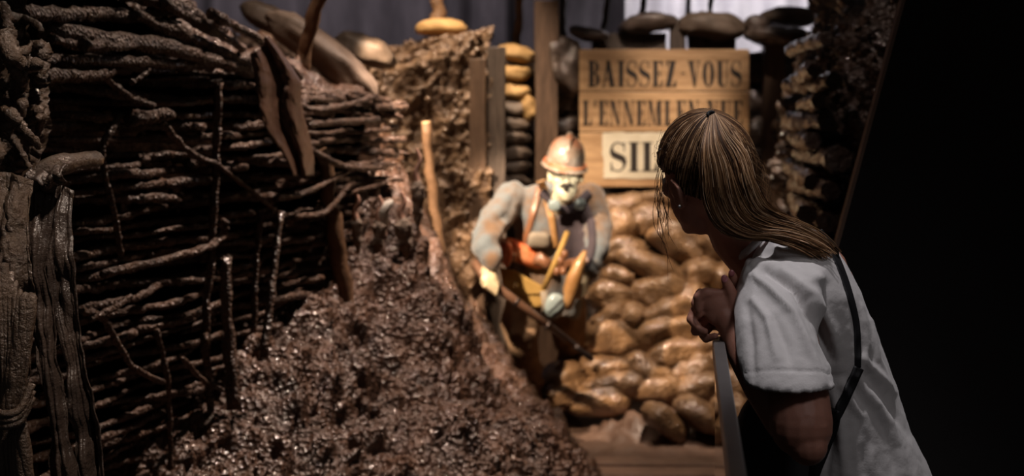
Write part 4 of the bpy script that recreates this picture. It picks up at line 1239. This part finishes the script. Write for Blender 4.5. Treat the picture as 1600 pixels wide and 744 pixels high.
obj('glass_pane', bar(rA - rdir * .012, rE, .012, 0.0, ZR - .012), M['glass'], gb, smooth=False, mods=[('BEVEL', dict(width=.001, segments=2))])
obj('top_rail', bar(rA, rE, .022, ZR - .035, ZR), M['steel'], gb, smooth=False, mods=[('BEVEL', dict(width=.002, segments=2))])

# ================================================================ VISITOR
vis = empty('person', (0.66, 2.86, 0.01), 'visitor with a long ponytail and white T-shirt leaning on the glass rail, hands clasped', 'person')
# ---- head frame
HC = P(1100, 268, 2.80)
Fd = Vector((-.50, .80, -.33)).normalized()
Ud = Vector((-.06, 0, 1)); Ud = (Ud - Fd * Ud.dot(Fd)).normalized()
Ld = Ud.cross(Fd).normalized()
def hd(f, l, u): return HC + Fd * f + Ld * l + Ud * u
HM = Matrix((Fd, Ld, Ud)).transposed()      # columns
body = MB()
body.ell(hd(-.012, 0, .005), (.098, .076, .104), HM)
body.ell(hd(.042, 0, -.045), (.052, .054, .072), HM)
body.ell(hd(.070, 0, -.088), (.022, .026, .020), HM)
body.chain([(hd(.006, .046, -.050), .022), (hd(.034, .038, -.078), .020), (hd(.066, .016, -.092), .016)], 10)
body.chain([(hd(.006, -.046, -.050), .022), (hd(.034, -.038, -.078), .020), (hd(.066, -.016, -.092), .016)], 10)
body.chain([(hd(.088, 0, .012), .008), (hd(.104, 0, -.022), .0105)], 8)
for s in (-1, 1):
    body.ell(hd(.068, s * .034, -.012), (.020, .020, .018), HM)
    body.ell(hd(.098, s * .008, -.025), (.008, .007, .006), HM)
    body.ell(hd(.002, s * .076, -.040), (.018, .007, .031), Matrix.Rotation(0, 3, 'X') @ HM)
    body.chain([(hd(.016, s * .079, -.018), .005), (hd(-.002, s * .086, -.012), .005), (hd(-.016, s * .087, -.032), .005), (hd(-.006, s * .080, -.064), .0065)], 8)
body.ell(hd(.092, 0, -.048), (.008, .022, .005), HM); body.ell(hd(.090, 0, -.057), (.008, .019, .006), HM)
# neck
body.chain([(hd(-.030, 0, -.045), .052), (P(1150, 372, 2.83), .050), (P(1180, 400, 2.85), .058), (P(1205, 430, 2.87), .08)])
# chest inside the shirt
body.chain([(P(1240, 450, 2.87), .12), (P(1300, 640, 2.88), .12), (P(1335, 740, 2.88), .13)])
# left arm (near) and right arm (far)
LA = [(P(1228, 430, 2.76), .052), (P(1234, 520, 2.66), .050), (P(1246, 600, 2.59), .054), (P(1252, 665, 2.55), .0570), (P(1262, 696, 2.53), .036)]
body.chain(LA, 20)
body.chain([(P(1258, 692, 2.535), .036), (P(1228, 655, 2.585), .041), (P(1190, 600, 2.64), .037), (P(1160, 552, 2.68), .030), (P(1143, 515, 2.70), .0235), (P(1132, 495, 2.705), .024)], 16)
body.chain([(P(1200, 440, 3.00), .052), (P(1215, 560, 3.05), .046), (P(1222, 640, 3.02), .038), (P(1180, 580, 2.90), .033), (P(1146, 515, 2.79), .024), (P(1128, 498, 2.755), .024)], 16)
# palms
wr = Vector((1, 0, 0))
pm = Matrix.Rotation(math.radians(38), 3, 'Y')
body.ell(P(1127, 484, 2.703), (.036, .015, .034), pm); body.ell(P(1116, 474, 2.700), (.026, .013, .024), pm)
body.ell(P(1122, 488, 2.752), (.034, .014, .034), pm)
fings = [
 [(1126, 459, 2.700, .0095), (1103, 457, 2.694, .0100), (1090, 464, 2.694, .0092), (1091, 484, 2.696, .0078)],
 [(1108, 478, 2.735, .0095), (1086, 484, 2.722, .0098), (1079, 499, 2.708, .0090), (1092, 513, 2.694, .0078)],
 [(1106, 494, 2.738, .0095), (1088, 504, 2.724, .0095), (1086, 518, 2.706, .0088), (1101, 518, 2.692, .0075)],
 [(1112, 508, 2.738, .0088), (1098, 523, 2.724, .0088), (1103, 530, 2.706, .0080), (1117, 525, 2.694, .0068)],
 [(1106, 466, 2.706, .0095), (1094, 474, 2.716, .0095), (1096, 484, 2.748, .0088), (1110, 486, 2.768, .0078)],
 [(1106, 480, 2.708, .0095), (1094, 490, 2.722, .0095), (1098, 500, 2.750, .0088), (1112, 500, 2.768, .0078)],
 [(1110, 492, 2.708, .0088), (1100, 504, 2.724, .0088), (1106, 512, 2.748, .0080), (1120, 510, 2.766, .0070)],
 [(1110, 460, 2.748, .0095), (1094, 458, 2.728, .0095), (1086, 474, 2.712, .0088), (1092, 492, 2.700, .0075)],
]
for fg in fings: body.chain([(P(a, b_, c_), r) for a, b_, c_, r in fg], 10)
body.chain([(P(1148, 484, 2.700), .015), (P(1144, 462, 2.697), .0125), (P(1138, 447, 2.694), .0105), (P(1134, 439, 2.692), .0092)], 10)
body.chain([(P(1148, 480, 2.755), .014), (P(1150, 455, 2.750), .0115), (P(1147, 440, 2.742), .0100), (P(1144, 430, 2.738), .0085)], 10)
sk = flat_union(body, 0.0033, 3, .5)
obj('body', sk, M['skin'], vis)
sktree = bvh(sk)
for (a, b_, c_, r) in ((1132, 435.5, 2.684, .0065), (1143, 427, 2.731, .006)):
    obj('fingernail', MB().ell(P(a, b_, c_), (r, .003, r * 1.15)), M['nail'], vis)
for s in (-1, 1):
    e = obj('eye', MB().ell(hd(.079, s * .031, .006), (.010, .012, .0095), HM), M['eye'], vis)
    obj('iris', MB().ell(hd(.0875, s * .031, .004), (.003, .0055, .0055), HM), M['iris'], e)
obj('lips', MB().ell(hd(.098, 0, -.0525), (.005, .021, .0075), HM), M['lip'], vis)
o = obj('earring', MB().ell(hd(-.006, .088, -.066), (.0035, .0035, .0035)), M['steel'], vis)

# ---- shirt
sh = MB()
def ssec(py_, l, r, Y, dp): return sec(py_, l, r, Y, dp)
S1 = [ssec(350, 1200, 1256, 2.86, .055), ssec(362, 1182, 1278, 2.86, .10), ssec(380, 1166, 1297, 2.86, .15), ssec(405, 1156, 1316, 2.86, .18), ssec(450, 1152, 1341, 2.86, .19), ssec(500, 1156, 1361, 2.87, .185),
      ssec(560, 1168, 1383, 2.88, .18), ssec(620, 1180, 1402, 2.88, .178), ssec(680, 1190, 1424, 2.88, .18), ssec(744, 1200, 1453, 2.88, .185), ssec(800, 1206, 1478, 2.88, .19), ssec(850, 1210, 1492, 2.88, .19)]
sh.loft(S1[::-1], 36)
# near sleeve: cup-shaped so the cuff is open
def sleeve(secs, inset):
    last = secs[-1]
    c0, u0, v0 = Vector(last[0]), Vector(last[1]), Vector(last[2])
    ax = (Vector(last[0]) - Vector(secs[-2][0])).normalized()
    return secs + [(c0 + ax * .001, u0 * .90, v0 * .90), (c0 - ax * inset, u0 * .82, v0 * .82)]
NS = [(P(1222, 404, 2.74), (.068, 0, .0), (0, .07, .0)), (P(1219, 440, 2.70), (.081, 0, .02), (0, .085, .0)), (P(1214, 490, 2.655), (.078, 0, .006), (0, .088, .0)),
      (P(1221, 550, 2.605), (.080, 0, .004), (0, .088, .004)), (P(1228, 584, 2.58), (.081, 0, .000), (0, .086, .004)), (P(1231, 598, 2.572), (.0815, 0, .000), (0, .085, .006))]
sh.loft(sleeve(NS, .05)[::-1], 32)
sh.loft(sleeve([(P(1200, 420, 2.98), (.06, 0, 0), (0, .07, 0)), (P(1205, 480, 3.02), (.068, 0, 0), (0, .07, 0)), (P(1212, 560, 3.05), (.07, 0, 0), (0, .07, 0)), (P(1214, 600, 3.05), (.07, 0, 0), (0, .07, 0))], .05)[::-1], 28)
shirt = flat_union(sh, 0.0050, 5, .5)
def seg_d(x, y, pl):
    best = 1e9; tt = 0
    for i in range(len(pl) - 1):
        x0, y0 = pl[i]; x1, y1 = pl[i + 1]
        dx, dy = x1 - x0, y1 - y0; L2 = dx * dx + dy * dy
        t = max(0, min(1, ((x - x0) * dx + (y - y0) * dy) / L2))
        d = math.hypot(x - x0 - t * dx, y - y0 - t * dy)
        if d < best: best = d; tt = (i + t) / (len(pl) - 1)
    return best, tt
# (polyline, height m, width px)
FOLDS = [
 ([(1180, 432), (1205, 452), (1240, 490), (1262, 540), (1288, 600)], .008, 7),
 ([(1196, 425), (1240, 448), (1275, 500), (1298, 560)], -.013, 7),
 ([(1225, 425), (1270, 460), (1300, 520), (1310, 575)], .007, 9),
 ([(1178, 470), (1200, 500), (1214, 560)], .006, 6), ([(1168, 480), (1175, 540), (1178, 590)], -.004, 6),
 ([(1210, 500), (1228, 540), (1236, 575)], -.005, 7),
 ([(1300, 608), (1312, 660), (1320, 744)], .006, 7), ([(1316, 600), (1345, 650), (1362, 744)], .009, 8), ([(1330, 600), (1352, 690), (1352, 744)], -.007, 8),
 ([(1342, 590), (1385, 660), (1412, 744)], .008, 9), ([(1352, 590), (1380, 620), (1420, 680)], -.006, 8), ([(1345, 560), (1375, 590), (1396, 612)], .006, 7),
 ([(1290, 620), (1298, 690), (1290, 744)], -.007, 8), ([(1370, 640), (1392, 700), (1400, 744)], -.005, 7),
 ([(1200, 372), (1220, 395), (1260, 402)], .004, 5), ([(1210, 384), (1250, 380), (1290, 400)], -.003, 5), ([(1230, 410), (1262, 430), (1290, 436)], .003, 6),
 ([(1345, 480), (1352, 540), (1345, 575)], .004, 6), ([(1362, 500), (1372, 560), (1392, 600)], .004, 5),
 ([(1164, 440), (1172, 420), (1190, 400)], .004, 4),
]
HEM = [(1163, 582), (1195, 580), (1230, 579), (1265, 580), (1298, 584)]
SEAM = [(1180, 378), (1172, 410), (1180, 440), (1186, 452)]
def wrinkle(v, n):
    if n[1] > 0.35: return .003 * nz(v, 8, 3, 2)
    x, y = pix(v)
    d = .0060 * nz((v[0] * 1.5, v[1], v[2] * .6), 5.5, 2, 2) + .0010 * nz(v, 40, 3, 5)
    for pl, h, w in FOLDS:
        h *= 1.6
        xs = [p[0] for p in pl]; ys_ = [p[1] for p in pl]
        if x < min(xs) - 25 or x > max(xs) + 25 or y < min(ys_) - 25 or y > max(ys_) + 25: continue
        q, t = seg_d(x, y, pl)
        d += h * math.exp(-(q / w) ** 2) * (0.35 + 0.65 * math.sin(PI * min(1, t * .9 + .1)))
    if v[1] < 2.72:
        q, t = seg_d(x, y, HEM)
        if q < 12: d -= .0022 * math.exp(-((q) / 1.8) ** 2)
    q, t = seg_d(x, y, SEAM)
    if q < 12: d -= .0022 * math.exp(-(q / 1.6) ** 2)
    return d
displace(shirt, wrinkle)
shtree = bvh(shirt)
obj('t_shirt', shirt, M['shirt'], vis)
# collar band
cb = MB().tube(spline([P(1150, 408, 2.82), P(1168, 392, 2.775), P(1190, 372, 2.765), P(1212, 354, 2.79), P(1228, 346, 2.83), P(1222, 352, 2.92), P(1180, 380, 2.94), P(1152, 406, 2.88), P(1150, 408, 2.82)], 40), .0075, 8)
o = obj('collar_band', cb, M['shirt'], vis)

# ---- trousers and shoes
tr = MB()
tr.loft([ssec(720, 1215, 1400, 2.88, .15), ssec(790, 1225, 1435, 2.88, .165), ssec(880, 1235, 1440, 2.88, .165)][::-1], 30)
for s, y_, xx in ((-1, 2.79, .60), (1, 2.97, .66)):
    tr.chain([(Vector((.67, y_, .76)), .105), (Vector((xx, y_, .47)), .075), (Vector((xx + .01, y_, .42)), .07), (Vector((xx + .02, y_, .12)), .055)], 16)
trm = flat_union(tr, .012, 4)
obj('trousers', trm, M['black_cloth'], vis)
for y_, xx in ((2.79, .62), (2.97, .68)):
    boot((xx, y_, .115), (-1, .15, 0), M['black_cloth'], vis, .95)

# ---- crossbody bag
bagt = empty('shoulder_bag', P(1200, 744, 2.72), 'black crossbody bag with a thin strap, worn in front by the visitor', 'bag')
bm_ = MB(); bm_.ell(P(1206, 712, 2.735), (.075, .05, .115), Matrix.Rotation(.15, 3, 'Y'), 28, 20, .55)
bm_.v = [(v[0] + .006 * nz(v, 9, 2), v[1] + .006 * nz(v, 9, 2, 3), v[2]) for v in bm_.v]
obj('pouch', bm_, M['black_cloth'], bagt)
s1 = ribbon(shtree, [(1280, 362), (1300, 388), (1322, 440), (1338, 500), (1341, 545), (1341, 575)], [12, 10, 9, 9], .004, 50, 2.75)
obj('strap', s1, M['strap'], bagt, mods=[('SOLIDIFY', dict(thickness=.003))])
s2 = ribbon(shtree, [(1343, 575), (1330, 604), (1314, 638), (1302, 660)], [15, 15, 15], .005, 30, 2.7)
obj('strap_pad', s2, M['strap'], bagt, mods=[('SOLIDIFY', dict(thickness=.004))])
s3 = ribbon(shtree, [(1304, 640), (1285, 690), (1262, 735), (1248, 750)], [24, 36, 50], .006, 24, 2.7)
obj('strap_wing', s3, M['strap'], bagt, mods=[('SOLIDIFY', dict(thickness=.004))])

# ---- hair
def in_cap(f, l, u):
    return u > interp(f, [(-.11, -.088), (-.05, -.074), (-.022, -.055), (-.012, -.004), (.02, .006), (.035, .020), (.07, .060), (.1, .085)])
RX = (.108, .0875, .115)
cap = MB(); nu, nv = 72, 48; idx = {}; vs = []; keep = []
for j in range(nv + 1):
    for i in range(nu):
        th = PI * j / nv; ph = 2 * PI * i / nu
        f, l, u = RX[0] * math.sin(th) * math.cos(ph) - .012, RX[1] * math.sin(th) * math.sin(ph), RX[2] * math.cos(th) + .004
        vs.append(hd(f, l, u)); keep.append(in_cap(f, l, u))
fs = []
for j in range(nv):
    for i in range(nu):
        q = [j * nu + i, (j + 1) * nu + i, (j + 1) * nu + (i + 1) % nu, j * nu + (i + 1) % nu]
        if all(keep[k] for k in q): fs.append(tuple(q))
cap.add(vs, fs)
used = sorted({k for f_ in fs for k in f_}); re_ = {k: i for i, k in enumerate(used)}
cap.v = [cap.v[k] for k in used]; cap.f = [tuple(re_[k] for k in f_) for f_ in cap.f]
hair = obj('hair', cap, M['hair_dark'], vis, mods=[('SOLIDIFY', dict(thickness=.010, offset=-1))])
HM4 = [M['hair_a'], M['hair_b'], M['hair_c'], M['hair_d']]
rr = random.Random(77)
root_dir = Vector((-.070 + .012, .010, .078)); 
def onell(d, k=1.0):
    s = 1 / math.sqrt((d.x / RX[0]) ** 2 + (d.y / RX[1]) ** 2 + (d.z / RX[2]) ** 2)
    return d * s * k
rdv = onell(root_dir)
t1 = rdv.normalized().orthogonal().normalized(); t2 = rdv.normalized().cross(t1)
st = MB()
def pickm(w):
    x = rr.random(); a = 0
    for k, q in enumerate(w):
        a += q
        if x < a: return k
    return 0
for k in range(1500):
    az = rr.uniform(0, 2 * PI)
    ax = t1 * math.cos(az) + t2 * math.sin(az)
    base = rdv.normalized()
    pts = []; maxa = rr.uniform(1.0, 2.7) if rr.random() < .35 else 2.9
    lift = rr.uniform(1.004, 1.022)
    a = 0.03; curve = rr.uniform(-.14, .14)
    while a < maxa:
        axx = (ax * math.cos(curve * a) + base.cross(ax) * math.sin(curve * a))
        d = base * math.cos(a) + axx * math.sin(a)
        p = onell(d, lift + .012 * math.exp(-a * 5))
        if not in_cap(p.x - .012, p.y, p.z + .004): break
        pts.append(hd(p.x - .012, p.y, p.z + .004)); a += .13
    if len(pts) < 4: continue
    st.cm = pickm((.50, .28, .16, .06))
    r = rr.uniform(.0005, .0010)
    st.tube(pts, [r] * len(pts), 3, caps=False)
st.cm = 0
obj('hair_strands', st, HM4, hair)
# ponytail
RP = hd(rdv.x - .012, rdv.y, rdv.z + .004)
rpx = pix(RP)
Lp = [(rpx[0] - 5, rpx[1] + 4, RP.y - .012), (1095, 232, 2.680), (1095, 272, 2.670), (1100, 315, 2.672), (1118, 352, 2.690), (1155, 372, 2.700), (1200, 374, 2.700), (1248, 386, 2.695), (1284, 402, 2.705)]
Rp = [(rpx[0] + 5, rpx[1] - 2, RP.y - .012), (1140, 208, 2.715), (1166, 240, 2.700), (1180, 282, 2.695), (1196, 318, 2.705), (1222, 334, 2.725), (1254, 350, 2.730), (1284, 372, 2.730), (1306, 398, 2.735)]
def pony(s, dth, n=26):
    pts = []
    for a, b_ in zip(Lp, Rp):
        x = a[0] + (b_[0] - a[0]) * s; y = a[1] + (b_[1] - a[1]) * s; Y = a[2] + (b_[2] - a[2]) * s
        rnd_ = math.sqrt(max(0, 1 - (2 * s - 1) ** 2))
        pts.append(P(x, y, Y) + Vector((0, -.020 * rnd_ * dth, 0)))
    return spline(pts, n)
core = MB()
ra = [pony(s, .45) for s in np.linspace(0.03, .97, 13)] + [pony(s, -.6) for s in np.linspace(.97, .03, 13)]
nn = len(ra); L0 = len(ra[0]); L0 = int(L0 * .80)
vs = [ra[k][i] for i in range(L0) for k in range(nn)]; fs = []
for i in range(L0 - 1):
    for k in range(nn):
        a = i * nn + k; b_ = i * nn + (k + 1) % nn
        fs.append((a, b_, b_ + nn, a + nn))
fs.append(tuple(range(nn - 1, -1, -1))); fs.append(tuple((L0 - 1) * nn + k for k in range(nn)))
core.add(vs, fs)
ponyo = obj('ponytail', core, M['hair_dark'], vis)
st = MB()
for k in range(1150):
    s = rr.random(); dth = rr.uniform(.35, 1.15)
    base = pony(s, dth, 24)
    fr = rr.uniform(.72, 1.03) if rr.random() < .8 else rr.uniform(.45, .8)
    m_ = max(8, int(25 * min(fr, 1)))
    ph = rr.uniform(0, 6.3); am = rr.uniform(.001, .004); drift = rr.uniform(-.010, .010)
    pts = []
    for i in range(min(m_, len(base))):
        t = i / 24
        w = am * math.sin(ph + t * rr.choice((9, 9)) ) + drift * t * t
        pts.append(base[i] + Vector((w, -abs(w) * .3, w * .7)) * sm(0, .3, t))
    st.cm = pickm((.24, .34, .28, .14))
    r = rr.uniform(.0006, .0012)
    st.tube(pts, [r * (1 - .6 * (i / len(pts)) ** 3) for i in range(len(pts))], 3, caps=False)
st.cm = 0
obj('hair_strands', st, HM4, ponyo)
tie = MB().tube([RP + Vector((-.002, -.010, -.002)) + (Ld * math.cos(a) * .009 + Ud * math.sin(a) * .006) for a in np.linspace(0, 2 * PI, 20)], .0035, 8, caps=False)
obj('hair_tie', tie, M['strap'], ponyo)
# loose wisps at the temple and flyaways
st = MB()
for k in range(16):
    x = rr.uniform(1026, 1046); y = rr.uniform(255, 300)
    pts = [P(x, y, 2.76), P(x + rr.uniform(-10, 2), y + 30, 2.75), P(x + rr.uniform(-6, 8), y + 62, 2.745), P(x + rr.uniform(0, 14), y + 92, 2.745)]
    if k < 5: pts.append(P(x + rr.uniform(6, 20), y + rr.uniform(115, 145), 2.745))
    st.cm = pickm((.7, .3)); st.tube(spline(pts, 16), [.0006] * 14 + [.0004, .0003, .0002], 3, caps=False)
for k in range(60):
    t = rr.random()
    x = interp(t, [(0, 1168), (.5, 1188), (1, 1204)]); y = 215 + 110 * t
    pts = [P(x - 12, y - 14, 2.71), P(x + rr.uniform(0, 6), y, 2.71), P(x + rr.uniform(4, 16), y + rr.uniform(6, 22), 2.71), P(x + rr.uniform(2, 20), y + rr.uniform(24, 44), 2.71)]
    st.cm = pickm((.3, .5, .2)); st.tube(spline(pts, 12), .0003, 3, caps=False)
for k in range(26):
    a = rr.uniform(2.0, 5.2); 
    d = Vector((rr.uniform(-.7, .9), rr.uniform(.2, 1) * rr.choice((1, 1, -1)), rr.uniform(.0, 1)))
    p = onell(d, 1.0); q = onell((d + Vector((rr.uniform(-.4, .4), rr.uniform(-.2, .2), rr.uniform(-.2, .5)))), 1.07); w = onell((d + Vector((rr.uniform(-.6, .6), .1, .4))), 1.10)
    st.cm = pickm((.5, .4, .1)); st.tube(spline([hd(p.x, p.y, p.z), hd(q.x, q.y, q.z), hd(w.x, w.y, w.z)], 10), .0003, 3, caps=False)
st.cm = 0
obj('loose_hair', st, HM4, hair)
# small silver hair clip
cl = MB().tube([hd(.012, .083, .056), hd(.030, .080, .054), hd(.026, .082, .036)], .0011, 6)
obj('hair_clip', cl, M['steel'], hair)
